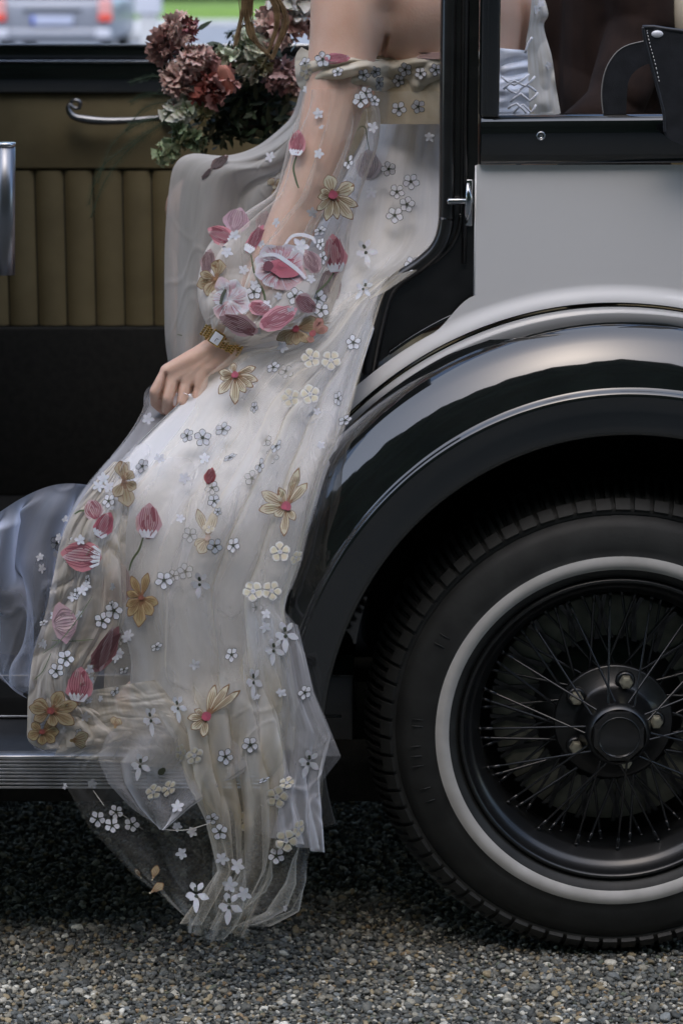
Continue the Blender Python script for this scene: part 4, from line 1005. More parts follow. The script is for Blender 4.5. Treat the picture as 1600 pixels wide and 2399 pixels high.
class Fl:
    """one embroidered motif: flat pieces drawn round (cx,cy), then laid on the cloth below"""
    def __init__(s, x, y, rot=0, sx=1.0, under=False, sc=1.0):
        s.x, s.y, s.rot, s.sx, s.sc = x, y, rot, sx, sc; s.P = []; s.F = []; s.C = []; s.Z = []; s.under = under; s.z = 0
    def pt(s, a, b_):
        a *= s.sc; b_ *= s.sc
        a *= s.sx; c_, n_ = math.cos(s.rot), math.sin(s.rot)
        return (s.x + a * c_ - b_ * n_, s.y + a * n_ + b_ * c_)
    def poly(s, out, c_in, c_out, ctr=None, flat_=False):
        """outline in motif units, inner ring at 55 %"""
        n_ = len(out); cx_ = sum(p[0] for p in out) / n_; cy_ = sum(p[1] for p in out) / n_
        if ctr: cx_, cy_ = ctr
        b0 = len(s.P); s.P.append(s.pt(cx_, cy_)); s.C.append(c_in); s.Z.append(s.z)
        for q, cc in ((.55, [(c_in[i] + c_out[i]) / 2 for i in range(3)]), (1.0, c_out)):
            lf = 0.0 if flat_ else rs.uniform(.0002, .0008)
            for (a, b_) in out:
                s.P.append(s.pt(cx_ + (a - cx_) * q, cy_ + (b_ - cy_) * q)); s.C.append(cc); s.Z.append(s.z + (lf if q < 1 else (0 if flat_ else rs.uniform(.0001, .0006))))
        for i in range(n_):
            j = (i + 1) % n_
            s.F += [(b0, b0 + 1 + i, b0 + 1 + j), (b0 + 1 + i, b0 + 1 + n_ + i, b0 + 1 + n_ + j, b0 + 1 + j)]
        s.z += .00012
        return s
    def petal(s, ang, r0, r1, wd, c_in, c_out, tip=.5, n_=12, line=None):
        """petal from r0 to r1 along ang, widest at share tip"""
        c_, sn = math.cos(ang), math.sin(ang); out = []
        for i in range(n_):
            th = 2 * math.pi * i / n_; q = .5 - .5 * math.cos(th)
            wq = math.sin(math.pi * q ** (math.log(.5) / math.log(max(tip, .05)))) ** .8 if 0 < q < 1 else 0
            sd = 1 if math.sin(th) >= 0 else -1
            a = r0 + (r1 - r0) * q; b_ = sd * wd * wq * (1 + rs.uniform(-.13, .13))
            out.append((a * c_ - b_ * sn, a * sn + b_ * c_))
        if line:
            big = []; mx = sum(p[0] for p in out) / n_; my = sum(p[1] for p in out) / n_
            e = 1 + 1.3 / max(wd, 4)
            s.poly([(mx + (a - mx) * e, my + (b_ - my) * e) for a, b_ in out], line, line, flat_=True)
        return s.poly(out, c_in, c_out)
    def disc(s, a, b_, r, c_, n_=9):
        s.z += .0009; q_ = s.poly([(a + r * math.cos(6.283 * i / n_) * rs.uniform(.85, 1.1), b_ + r * math.sin(6.283 * i / n_) * rs.uniform(.85, 1.1)) for i in range(n_)], c_, c_, flat_=True); s.z -= .0009; return q_
    def stroke(s, pts_, wd, c_):
        P_ = pathpts(pts_, 0, 5); n_ = len(P_)
        b0 = len(s.P)
        for i in range(n_):
            t_ = P_[min(i + 1, n_ - 1)] - P_[max(i - 1, 0)]; L_ = np.hypot(*t_) + 1e-6; nx_, ny_ = -t_[1] / L_, t_[0] / L_
            ww = wd * (.6 + .4 * math.sin(math.pi * (i + .5) / n_))
            for q in (-1, 1): s.P.append(s.pt(P_[i][0] + nx_ * ww * q, P_[i][1] + ny_ * ww * q)); s.C.append(c_); s.Z.append(s.z + .0009)
        for i in range(n_ - 1): s.F.append((b0 + 2 * i, b0 + 2 * i + 1, b0 + 2 * i + 3, b0 + 2 * i + 2))
        s.z += .00012; return s
    def build(s, name='embroidered_flower'):
        k_ = rs.uniform(.80, 1.0); s.C = [tuple(q * k_ * rs.uniform(.93, 1.03) for q in c_) for c_ in s.C]
        tr, own = (TL, OWNL) if s.under else (TR, OWN)
        d, h = shoot(s.x, s.y, tr)
        if h[0] is None: 
            for ox, oy in ((8, 0), (-8, 0), (0, -8), (0, 8), (-15, -15), (15, -15)):
                d, h = shoot(s.x + ox, s.y + oy, tr)
                if h[0] is not None: break
        if h[0] is None: return None
        yc = h[0].y; par = own[h[2]]; V = []; H = []; ok = []
        for (a, b_) in s.P:
            d, hh = shoot(a, b_, tr); g_ = hh[0] is not None and abs(hh[0].y - yc) < .022
            H.append(hh[0].y if g_ else yc); ok.append(g_)
        A_ = np.array([(a - s.x, b_ - s.y, 1) for a, b_ in s.P]); H = np.array(H); ok = np.array(ok)
        if ok.sum() < 6: ok[:] = True
        sol = np.linalg.lstsq(A_[ok], H[ok], rcond=None)[0]; sol[:2] = np.clip(sol[:2], -.00035, .00035)
        sol[:2] += np.array([rs.gauss(0, .00006), rs.gauss(0, .00006)]); pl_ = A_ @ sol; off = float(np.clip(np.percentile((pl_ - H)[ok], 88), 0, .007)); yy_ = np.minimum(pl_ - off, np.maximum(H, pl_ - off - .006) * .5 + (pl_ - off) * .5)
        for (a, b_), z, y_ in zip(s.P, s.Z, yy_): V.append(U(a, b_, y_ - .0014 - z))
        o = mesh(name, V, s.F, embro, par, smooth=True, cols=s.C)
        return o
def tone(c_, k_): return tuple(min(1, q * k_) for q in c_)
def w5(x, y, r=17, sx=1, rot=None, under=False, c_=WH, ctr=DK):
    F_ = Fl(x, y, rs.uniform(0, 1.2) if rot is None else rot, sx, under)
    for k in range(5):
        if sx < .75 and k == 3 and rs.random() < .4: continue
        F_.petal(k * 1.2566 + rs.uniform(-.08, .08), r * .16, r * rs.uniform(.95, 1.05), r * .36, tone(c_, .9), c_, .62, 12, LINE)
    F_.disc(0, 0, r * .22, ctr, 8)
    for k in range(5):
        a = k * 1.2566 + .4; F_.stroke([(0, 0), (r * .25 * math.cos(a), r * .25 * math.sin(a)), (r * .4 * math.cos(a), r * .4 * math.sin(a))], .5, ctr)
    return F_.build()
def s5(x, y, r=13, sx=1, rot=None, under=False):
    F_ = Fl(x, y, rs.uniform(0, 1.2) if rot is None else rot, sx, under)
    for k in range(5): F_.petal(k * 1.2566 + rs.uniform(-.15, .15), 0, r * rs.uniform(.85, 1.1), r * .32, WH, tone(WH, .95), .55, 10)
    return F_.build()
def y5(x, y, r=21, sx=1, rot=None, under=False):
    F_ = Fl(x, y, rs.uniform(0, 1.2) if rot is None else rot, sx, under)
    for k in range(5): F_.petal(k * 1.2566, r * .1, r * 1.06, r * .44, WH, (.74, .72, .66), .66, 14)
    for k in range(5): F_.petal(k * 1.2566, r * .2, r * .90, r * .33, YD2, YE, .66, 12)
    F_.disc(0, 0, r * .26, (.70, .68, .66)); F_.disc(0, 0, r * .14, (.50, .50, .55))
    return F_.build()
def orchid(x, y, r=30, rot=0, sx=1, under=False):
    F_ = Fl(x, y, rot, sx, under)
    F_.petal(-1.9, 4, r * .95, r * .26, tone(WH, .85), tone(WH, .75), .6); F_.petal(-1.0, 6, r * 1.0, r * .22, tone(WH, .9), WH, .6)
    F_.petal(.35, 4, r * 1.1, r * .27, WH, tone(WH, .9), .5); F_.petal(2.9, 2, r * .8, r * .26, WH, tone(WH, .92), .6)
    F_.petal(1.55, 6, r * 1.5, r * .25, WH, WH, .5); F_.petal(2.3, 2, r * .7, r * .2, WH, WH, .5)
    F_.disc(0, -r * .28, r * .15, DK); F_.disc(-1, -r * .40, r * .13, DK); F_.disc(1, r * .18, r * .15, DK)
    return F_.build()
def tulip(x, y, w_, h_, rot=0, stem=None, dark=PKD, light=PK, base_=True, under=False):
    F_ = Fl(x, y, rot, 1, under)
    F_.petal(-math.pi / 2, -h_ * .5, h_ * .5, w_ * .5, light, tone(light, 1.15), .42, 18)
    F_.petal(-math.pi / 2 + .25, -h_ * .45, h_ * .42, w_ * .24, tone(light, .8), dark, .42, 14)
    F_.petal(-math.pi / 2 - .22, -h_ * .45, h_ * .46, w_ * .22, light, PKL, .42, 14)
    for k in range(9):
        q = (k - 4) / 4.5; F_.stroke([(q * w_ * .10, h_ * .42), (q * w_ * .40, h_ * .05), (q * w_ * .30, -h_ * .36)], .8, dark)
    if base_:
        for k in range(5): F_.petal(-math.pi / 2 + (k - 2) * .38, -h_ * .50, -h_ * .20 + rs.uniform(-3, 3), w_ * .10, WH, WH, .6, 8) if False else F_.poly([((k - 2) * w_ * .09 - 3, h_ * .46), ((k - 2) * w_ * .15 - 4, h_ * .30), ((k - 2) * w_ * .16, h_ * .22), ((k - 2) * w_ * .15 + 4, h_ * .30), ((k - 2) * w_ * .09 + 3, h_ * .46)], WH, WH)
    o = F_.build()
    if stem:
        S_ = Fl(0, 0, 0, 1, under); S_.x, S_.y = stem[0]; S_.stroke([(a - stem[0][0], b_ - stem[0][1]) for a, b_ in stem], 2.4, GR); S_.build('embroidered_stem')
    return o
def lily(x, y, petals, ctr=MAG, cr=9, c1=YE, c2=YD2, under=False, vein=BRN):
    F_ = Fl(x, y, 0, 1, under)
    for (deg, L_, wd) in petals:
        a = math.radians(deg)
        F_.petal(a, 4, L_, wd, c2, c1, .62, 16, tone(vein, .9))
        for q in (-.45, 0, .45):
            F_.stroke([(6 * math.cos(a), 6 * math.sin(a)), (L_ * .5 * math.cos(a) - q * wd * math.sin(a) * .9, L_ * .5 * math.sin(a) + q * wd * math.cos(a) * .9), (L_ * .82 * math.cos(a) - q * wd * math.sin(a), L_ * .82 * math.sin(a) + q * wd * math.cos(a))], .7, vein)
        F_.petal(a, 2, L_ * .32, wd * .35, ctr, tone(vein, 1), .5, 8)
    F_.disc(0, 0, cr, ctr, 12); F_.disc(-cr * .5, cr * .2, cr * .6, tone(ctr, 1.3), 8)
    return F_.build()
# white five-petalled flowers with dark eyes
for a in [(828, 230, 18), (943, 417, 19), (911, 440, 17), (934, 469, 18), (906, 494, 19), (892, 388, 17), (945, 606, 17), (735, 530, 16, .6), (800, 372, 17, .6), (730, 685, 22), (738, 712, 18), (678, 680, 20), (583, 670, 18), (736, 560, 15, .6), (741, 592, 16, .6),
          (811, 786, 17), (776, 915, 16, .6), (792, 965, 17, .6), (628, 843, 16, .7), (584, 935, 13, .6), (430, 1000, 17, .8), (466, 1005, 19), (512, 985, 18, .8), (328, 1070, 17, .8), (634, 1024, 16, .6), (597, 1068, 17, .6), (528, 1050, 16, .4),
          (494, 1253, 18), (536, 1252, 18, .8), (377, 1332, 20), (132, 1247, 17), (250, 1150, 17, .8), (262, 1402, 21), (236, 1425, 19), (152, 1512, 20), (130, 1540, 18), (360, 1485, 15, .6), (532, 1503, 18, .8), (575, 1710, 19), (518, 1737, 19),
          (700, 1590, 18, .8), (225, 1880, 19), (267, 1864, 17), (258, 1895, 18), (303, 1893, 18), (487, 1880, 17, .8), (505, 1910, 19), (635, 1965, 20), (741, 136, 18), (500, 1175, 9), (915, 250, 17), (860, 232, 12), (607, 1790, 14, .4), (396, 975, 12, .6), (775, 165, 13, .8), (835, 172, 14), (870, 190, 15, .7), (862, 165, 12), (930, 160, 16), (965, 168, 14), (1000, 160, 14), (915, 185, 14), (960, 245, 16), (700, 145, 15, .7), (840, 214, 16)]:
    w5(*a)
for a in [(657, 853, 16), (579, 1098, 18), (487, 1120, 16), (492, 1150, 15), (437, 1228, 17), (426, 1312, 18), (399, 1322, 14), (610, 1010, 14), (625, 1048, 15), (588, 1395, 16), (596, 1660, 16), (592, 1690, 15)]:
    w5(*a, under=True)
for a in [(731, 262, 14), (738, 292, 9, .5), (856, 292, 14), (732, 352, 13), (852, 443, 14), (717, 488, 13), (634, 510, 13, .7), (648, 797, 14), (692, 565, 22), (521, 578, 15), (367, 1052, 14), (425, 1098, 15), (470, 1052, 14), (340, 962, 16), (737, 1022, 11), (292, 1462, 15), (274, 1500, 14),
          (448, 1526, 14), (645, 1590, 13), (408, 1852, 16), (407, 1897, 13), (442, 1910, 14), (418, 1960, 15), (213, 1800, 14), (168, 1370, 13), (190, 1355, 14), (200, 1345, 12), (238, 1100, 17), (228, 1115, 15), (250, 1118, 14), (185, 1240, 14), (415, 1190, 12), (715, 950, 10, .5), (728, 945, 10), (985, 315, 12), (600, 560, 12, .7), (705, 205, 12), (870, 200, 11),
          (510, 1972, 17), (545, 1988, 19), (528, 2032, 20), (560, 2052, 19), (655, 2085, 10, .5), (612, 700, 13), (668, 715, 12), (560, 620, 13), (640, 680, 11), (590, 760, 11), (715, 640, 12), (585, 655, 14), (540, 540, 13), (620, 360, 13), (680, 770, 9), (150, 1805, 9, .6), (590, 1600, 12, .5), (610, 1440, 14), (612, 1410, 12), (1230, 20, 12), (1240, 8, 10), (1258, 150, 10)]:
    s5(*a)
for a in [(714, 822, 22), (760, 827, 22), (667, 913, 22), (712, 905, 22), (643, 1267, 23), (680, 1280, 18, .6), (581, 1357, 23), (624, 1356, 22), (415, 1728, 20, .6), (447, 1735, 22, .8), (353, 1818, 20, .8), (388, 1810, 20, .7), (659, 1797, 19, .7), (636, 1830, 25), (657, 1930, 25), (686, 1902, 21, .6), (703, 165, 20, .8)]:
    y5(*a)
for a in [(562, 1885, 22), (255, 1262, 22), (240, 1285, 18), (570, 1805, 18, .6), (480, 1210, 14)]:
    y5(*a, under=True)
for a in [(838, 575, 28, -.2), (458, 1338, 26, .1), (655, 1455, 30, 0), (628, 1490, 26, .1), (582, 1562, 30, .05, .7), (408, 1622, 26, -.1, .8), (346, 1650, 28, -.1, .8), (450, 2052, 30, 0), (526, 2078, 31, .1), (322, 1755, 26, .2), (708, 1748, 28, .3), (835, 660, 22, .6)]:
    orchid(*a)
F_ = Fl(370, 1772, .5); F_.disc(0, 0, 8, DK); F_.disc(3, -6, 6, DK); F_.build('embroidered_bud')
# tulips and buds
tulip(682, 328, 40, 62, .12, [(682, 355), (674, 385), (680, 415), (686, 432)])
tulip(768, 582, 56, 92, -.1, [(770, 620), (750, 650), (705, 690)]); tulip(586, 548, 30, 76, .55, [(577, 585), (585, 630), (603, 665), (608, 690), (596, 722), (575, 712)], dark=(.20, .03, .05), light=(.45, .12, .17))
tulip(508, 540, 44, 70, -1.1, None, light=(.62, .25, .28)); tulip(342, 1196, 58, 84, .05, [(330, 1232), (320, 1262), (305, 1285), (297, 1310)], light=(.55, .33, .36))
tulip(187, 1275, 74, 96, -1.45, None, light=(.52, .18, .2), dark=(.25, .04, .07)); tulip(183, 1572, 62, 84, .1, None, light=(.58, .24, .28)); tulip(240, 1205, 46, 66, .5, [(172, 1180), (190, 1172), (215, 1182), (225, 1195)], light=(.5, .12, .16))
tulip(640, 730, 56, 96, 1.1, None, light=(.55, .25, .29), base_=False); tulip(548, 745, 46, 96, -1.2, None, light=(.52, .34, .36), dark=(.2, .06, .07), base_=False); tulip(483, 1092, 26, 40, .3, None, light=(.32, .03, .04), dark=(.2, .01, .02), base_=False)
tulip(845, 378, 62, 72, 0, None, light=LILAC, dark=(.2, .14, .17), base_=False, under=True); tulip(755, 655, 60, 90, .3, None, light=MAU, dark=(.22, .12, .14), base_=False, under=True)
tulip(545, 505, 60, 60, .3, None, light=(.55, .36, .42), dark=(.4, .25, .3), base_=False); tulip(150, 1430, 90, 60, 1.4, None, light=MAU, dark=(.20, .12, .13), base_=False); tulip(245, 1490, 50, 120, .5, None, light=(.35, .14, .15), dark=(.18, .05, .06), base_=False)
tulip(270, 1345, 70, 110, .2, None, light=MAU, dark=(.26, .16, .18), base_=False, under=True); tulip(215, 1170, 50, 50, -.4, None, light=(.5, .35, .36), base_=False)
tulip(775, 134, 26, 60, 1.55, None, light=(.42, .12, .16), base_=False); tulip(1000, 128, 18, 90, 1.5, None, light=(.5, .34, .3), base_=False, dark=(.4, .25, .22))
tulip(505, 372, 24, 50, .95, None, light=(.10, .05, .045), dark=(.06, .03, .03), base_=False); tulip(475, 398, 10, 34, .7, None, light=(.10, .05, .045), dark=(.06, .03, .03), base_=False)
tulip(702, 698, 44, 58, 2.2, None, light=(.56, .40, .42), dark=(.34, .12, .15), base_=False); tulip(606, 512, 40, 60, .2, None, light=(.58, .40, .44), dark=(.42, .22, .26), base_=False, under=True)
tulip(716, 600, 40, 60, -.5, None, light=MAU, dark=(.24, .12, .14), base_=False); tulip(598, 708, 36, 56, 1.9, None, light=(.60, .30, .34), base_=False); tulip(478, 600, 34, 60, .2, None, light=(.44, .30, .30), dark=(.26, .15, .15), base_=False)
# peony and pale lily on the sleeve
F_ = Fl(642, 615)
for a_, L_, wd, ci, co_ in [(200, 60, 24, PK, WH), (235, 62, 26, PK, WH), (270, 52, 24, (.6, .15, .2), PKL), (305, 62, 26, (.6, .2, .25), WH), (340, 66, 26, PK, WH), (20, 66, 26, (.5, .08, .12), PKL), (55, 58, 28, (.6, .2, .24), PKL), (95, 50, 28, (.6, .25, .3), PKL), (135, 52, 24, PK, WH), (165, 58, 22, PK, WH)]:
    F_.petal(math.radians(a_), 0, L_, wd, ci, co_, .66, 18)
for a_ in range(0, 360, 9):
    a = math.radians(a_ + rs.uniform(-3, 3)); r1, r2 = rs.uniform(14, 30), rs.uniform(38, 56); F_.stroke([(r1 * math.cos(a), r1 * math.sin(a)), ((r1 + r2) / 2 * math.cos(a + .05), (r1 + r2) / 2 * math.sin(a + .05)), (r2 * math.cos(a), r2 * math.sin(a))], .8, rs.choice([(.45, .08, .12), (.5, .16, .2), PKL, WH]))
F_.petal(math.radians(15), -35, 50, 20, (.42, .06, .10), (.55, .14, .19), .5, 16); F_.petal(math.radians(-30), -20, 40, 12, (.25, .03, .06), (.45, .08, .12), .5, 14)
F_.stroke([(-40, -28), (-10, -30), (20, -12), (45, 8), (60, 25)], 5, WH); F_.disc(-26, -4, 12, (.16, .02, .04)); F_.build()
F_ = Fl(525, 690)
for a_, L_, wd, ci, co_ in [(250, 58, 20, WH, PKL), (290, 52, 20, (.6, .3, .35), WH), (330, 50, 22, (.6, .35, .38), WH), (20, 55, 22, PKL, WH), (70, 40, 22, (.6, .4, .45), WH), (120, 48, 20, (.4, .2, .22), PKL), (200, 36, 18, WH, WH)]:
    F_.petal(math.radians(a_), 0, L_, wd, ci, co_, .62, 16)
for a_ in range(0, 360, 12):
    a = math.radians(a_ + rs.uniform(-3, 3)); r1, r2 = rs.uniform(8, 20), rs.uniform(30, 46); F_.stroke([(r1 * math.cos(a), r1 * math.sin(a)), ((r1 + r2) / 2 * math.cos(a + .05), (r1 + r2) / 2 * math.sin(a + .05)), (r2 * math.cos(a), r2 * math.sin(a))], .8, rs.choice([(.5, .2, .25), PKL, WH]))
F_.stroke([(-18, 8), (-14, -10), (-6, -26)], 4, DK); F_.build()
F_ = Fl(690, 545); F_.stroke([(-38, 22), (-20, -2), (5, -6), (28, 2), (34, 14)], 4, WH); F_.stroke([(-60, 130), (-66, 160), (-90, 178), (-112, 165), (-118, 140)], 4, WH); F_.build('embroidered_cord')
# yellow lilies
lily(765, 447, [(-105, 46, 15), (-25, 52, 16), (25, 60, 10), (52, 70, 12), (80, 55, 9), (105, 60, 10), (135, 50, 8), (170, 34, 8), (200, 30, 8)], cr=10)
lily(540, 860, [(-100, 26, 7), (-20, 48, 8), (15, 52, 9), (35, 48, 8), (60, 46, 9), (90, 66, 10), (130, 56, 10), (165, 34, 8), (190, 36, 8)], cr=8)
lily(658, 1162, [(-150, 64, 13), (-112, 44, 9), (-72, 88, 9), (-48, 68, 10), (60, 36, 8), (95, 66, 9), (140, 34, 11), (172, 62, 12)], cr=11)
lily(475, 1645, [(-75, 72, 10), (-55, 86, 9), (-38, 92, 8), (100, 46, 9), (140, 44, 10), (175, 42, 9), (210, 30, 7)], cr=11)
lily(325, 1372, [(-115, 52, 9), (-75, 56, 9), (-160, 34, 9), (20, 40, 12), (60, 46, 14), (95, 66, 13), (125, 50, 10), (150, 38, 9)], ctr=(.25, .08, .05), cr=6, c1=(.46, .35, .18), c2=(.34, .24, .10))
lily(285, 1105, [(-100, 46, 14), (-50, 30, 12), (80, 58, 18), (30, 32, 12), (120, 40, 12)], ctr=(.2, .1, .05), cr=5, c1=(.48, .40, .26), c2=(.36, .27, .14))
lily(118, 1632, [(-150, 44, 14), (-60, 50, 15), (-15, 62, 15), (30, 60, 14), (80, 36, 12), (150, 44, 12), (190, 50, 14)], ctr=(.3, .06, .05), cr=8, c1=(.46, .37, .22), c2=(.33, .24, .11))
lily(98, 1680, [(-40, 40, 12), (0, 38, 12), (40, 36, 11), (90, 30, 10), (160, 34, 12), (220, 30, 10)], ctr=(.3, .06, .05), cr=6, c1=(.48, .38, .20), c2=(.35, .24, .10))
lily(478, 1235, [(-110, 68, 10), (-75, 60, 11), (150, 34, 10), (120, 40, 12), (60, 30, 10)], ctr=(.5, .35, .3), cr=7, under=True)
lily(680, 755, [(-30, 50, 12), (-5, 48, 10), (150, 50, 12), (120, 40, 12), (90, 36, 10), (50, 40, 10)], ctr=(.35, .04, .06), cr=8, c1=(.46, .37, .22), c2=(.33, .24, .11))
lily(497, 640, [(-80, 44, 16), (160, 46, 14), (120, 44, 14), (200, 38, 10), (40, 30, 10)], ctr=(.3, .15, .06), cr=6, c1=(.48, .40, .26), c2=(.38, .28, .14))
lily(718, 765, [(-60, 40, 12), (-20, 36, 10), (110, 22, 8)], ctr=(.28, .03, .04), cr=8, c1=(.45, .2, .16), c2=(.3, .08, .08))
lily(630, 430, [(-120, 22, 9), (-40, 24, 9), (90, 20, 6)], ctr=YE, cr=4)
lily(350, 2020, [(-70, 34, 8)], ctr=YD2, cr=2, c1=(.45, .35, .18)); lily(345, 2050, [(-35, 36, 9)], ctr=YD2, cr=2, c1=(.42, .32, .17)); lily(325, 2015, [(-125, 22, 4)], ctr=YD2, cr=2)
lily(165, 1700, [(-20, 40, 12), (20, 34, 10)], ctr=(.3, .2, .08), cr=4, c1=(.5, .45, .3)); lily(265, 1670, [(-100, 24, 8), (-60, 22, 8)], ctr=(.3, .2, .08), cr=3, c1=(.45, .38, .22))
for st_ in [[(212, 1370), (180, 1420), (140, 1470), (100, 1500)], [(120, 1470), (165, 1472), (215, 1468)], [(80, 1560), (100, 1540), (118, 1500)], [(820, 300), (830, 290), (840, 296), (843, 320), (848, 345)], [(408, 768), (430, 772), (455, 775)], [(240, 1850), (215, 1815)], [(330, 1905), (280, 1870), (255, 1868)], [(490, 1887), (430, 1905), (380, 1905)]]:
    F_ = Fl(*st_[0]); F_.stroke([(a - st_[0][0], b_ - st_[0][1]) for a, b_ in st_], 1.1, GR if st_[0][1] < 1800 else (.45, .44, .40)); F_.build('embroidered_stem')
# small scattered extras on dense gathered edge
for k in range(60):
    x = rs.uniform(85, 300); y = rs.uniform(1150, 1690)
    if y > 1600 and x > 240: continue
    (s5 if k % 3 else w5)(x, y, rs.uniform(8, 14), rs.uniform(.5, .9), None, k % 2 == 0)

# ------------------------------------------------------------------ watch and ring
wc = U(498, 776, .130)
watch = bpy.data.objects.new('wrist_watch', None); link(watch, bride)
ax = (U(562, 812, .15) - U(478, 756, .15)).normalized()          # along the bracelet, across the wrist
dn = Vector((0, -1, 0)); up_ = ax.cross(dn).normalized()
rot = Matrix((ax, up_, dn)).transposed()
def wbox(cx_, cy_, cz_, sx_, sy_, sz_, bev, name, mat):
    mb = MB(); mb.box((-sx_, -sy_, -sz_), (sx_, sy_, sz_), bev); mb.v = [tuple(rot @ Vector(p) + wc + rot @ Vector((cx_, cy_, cz_))) for p in mb.v]; return mb.build(name, mat, watch)
wbox(0, 0, .002, .0092, .0105, .003, .001, 'watch_case', gold); wbox(0, 0, .0048, .0070, .0084, .0006, .0003, 'watch_dial', dial_m)
wbox(.0, .0022, .0056, .0004, .0028, .0002, 0, 'watch_hand', leather_black); wbox(.0014, -.0004, .0056, .0018, .0004, .0002, 0, 'watch_hand', leather_black)
for sgn in (-1, 1):
    for i in range(7 if sgn > 0 else 3):
        for j in range(5):
            s0 = .0125 + i * .0047; bend = .034 - math.sqrt(max(.034 ** 2 - s0 ** 2, 0)) if s0 < .034 else .034
            wbox(sgn * s0 * (1 if s0 < .025 else .96), (j - 2) * .0036 + (.0 if i % 2 else .0012), .001 - bend * .7, .0019, .0015, .0012, .0006, 'bracelet_link', gold)
rc = U(432, 903, HD - .006)
rg = bpy.data.objects.new('ring', None); link(rg, bride)
mb = MB(); pr_ = []
for k in range(25):
    th = 2 * math.pi * k / 24; pr_.append(rc + Vector((.0098 * math.cos(th), .0098 * math.sin(th), -.0030 * math.cos(th))))
mb.tube(pr_, .0007, 6, cap=False); mb.build('ring_band', steel_ring, rg)
MB().ball(rc + Vector((.0035, -.0102, -.001)), .0024, 6, 4).build('ring_stone', simple('clear_stone', (.85, .85, .88), .05), rg)

# ================================================================== GROOM
groom = thing('person', 'man in dark brown suit seated inside the car behind the bride', 'person')
caps = []
cap((1360, -100, 1.0), (1350, 120, 1.0), .15, .145); cap((1350, 120, 1.0), (1350, 520, 1.0), .145, .15); cap((1400, -60, .88), (1400, 300, .86), .085, .09)
cap((1450, -130, .82), (1470, 60, .80), .065, .060); cap((1470, 60, .80), (1410, 240, .70), .058, .050); cap((1410, 240, .70), (1290, 330, .66), .048, .036)
cap((1300, -130, 1.18), (1270, 150, 1.18), .06, .05); cap((1300, -130, 1.0), (1470, -130, .9), .08, .07)
jacket = remesh('jacket', caps, suit_m, groom, .005, 4)
me = jacket.data; co = np.empty(len(me.vertices) * 3); me.vertices.foreach_get('co', co); co = co.reshape(-1, 3)
co[:, 1] += .022 * ridge(co[:, 0] * 14 + 3 * vn(co[:, 2] * 8, co[:, 0] * 4, 3), co[:, 2] * 16 + 6 * co[:, 0], 5) - .01; me.vertices.foreach_set('co', co.ravel())
caps = []
cap((1360, 520, 1.0), (1050, 600, .95), .12, .08); cap((1360, 520, .9), (1050, 600, 1.2), .12, .08)
remesh('trousers', caps, suit_m, groom, .008, 3)
caps = []
cap((1290, 330, .66), (1240, 355, .64), .030, .026)
for k in range(4): cap((1240, 340 + 9 * k, .64), (1205, 352 + 10 * k, .62), .010, .008)
cap((1390, -150, .98), (1385, -260, .97), .06, .055); caps.append(('e', U(1380, -390, .96), (.08, .095, .12), None))
remesh('body', caps, skin, groom, .005, 4)
MB().ball(U(1385, -440, .98), (.088, .10, .09), 20, 12).build('hair', hair_m, groom)

# ================================================================== BOUQUET
bq = thing('bouquet', 'loose bouquet of mauve carnations, roses and ferns held beside the bride', 'bouquet')
def ruffle(c0, r, c_in, c_out, n_=70, seed=0, name='carnation', frill=.25):
    r3 = np.random.default_rng(seed); V = []; F = []; C_ = []; c0 = Vector(c0)
    for k in range(n_):
        d = Vector(r3.normal(size=3)); d.y = -abs(d.y) if r3.random() < .75 else d.y; d.normalize()
        t1 = d.orthogonal().normalized(); t2 = d.cross(t1); a = r3.uniform(0, 6.28); t1, t2 = t1 * math.cos(a) + t2 * math.sin(a), t2 * math.cos(a) - t1 * math.sin(a)
        R0 = r * r3.uniform(.45, .95); wd = r * r3.uniform(.35, .55); b0 = len(V); nn = 7; tilt = r3.uniform(-.6, .6); sh = r3.uniform(.75, 1.15)
        for j, (q, lift) in enumerate(((.0, -.35), (.5, -.05), (1.0, .12))):
            for i in range(nn):
                s_ = (i / (nn - 1) - .5) * 2
                p = c0 + d * (R0 + r * lift + (r * frill * .5 * math.sin(i * 2.6 + k) * q)) + t1 * (s_ * wd * (.3 + .7 * q)) + t2 * ((q - .4) * wd * (1 + .2 * math.cos(i * 3 + k)) * (1 - .35 * s_ * s_)) + d * (tilt * wd * q)
                V.append(p); m_ = q ** 2; C_.append([(c_in[z] * (1 - m_) + c_out[z] * m_) * sh for z in range(3)])
        for j in range(2):
            for i in range(nn - 1): F.append((b0 + j * nn + i, b0 + j * nn + i + 1, b0 + (j + 1) * nn + i + 1, b0 + (j + 1) * nn + i))
    return mesh(name, V, F, petal_m, bq, cols=C_)
MV = (.42, .24, .23); MVL = (.72, .54, .48); RO = (.36, .15, .14); ROL = (.52, .30, .28); CO = (.5, .2, .14); PG = (.32, .42, .24); PGL = (.72, .76, .64); WT = (.8, .8, .76)
yb = .72
for i, (x, y, r, ci, co_, dy_) in enumerate([(408, 68, .026, MV, MVL, 0), (432, 66, .020, RO, (.36, .12, .14), 0), (375, 108, .031, MV, (.36, .22, .19), .0), (440, 150, .030, MV, MVL, -.02), (410, 188, .030, MV, MVL, -.01), (478, 138, .020, (.28, .12, .12), ROL, -.02), (462, 128, .018, MV, MVL, -.03), (640, 60, .036, MV, MVL, 0), (690, 40, .034, MV, MVL, .02), (655, 30, .03, (.4, .35, .28), (.55, .45, .4), .02), (645, 172, .030, (.25, .14, .13), (.44, .30, .30), .0), (675, 185, .026, MV, MVL, 0), (610, 85, .026, (.2, .16, .14), (.36, .30, .28), .02)]):
    ruffle(U(x, y, yb + dy_), r, ci, co_, 60, i)
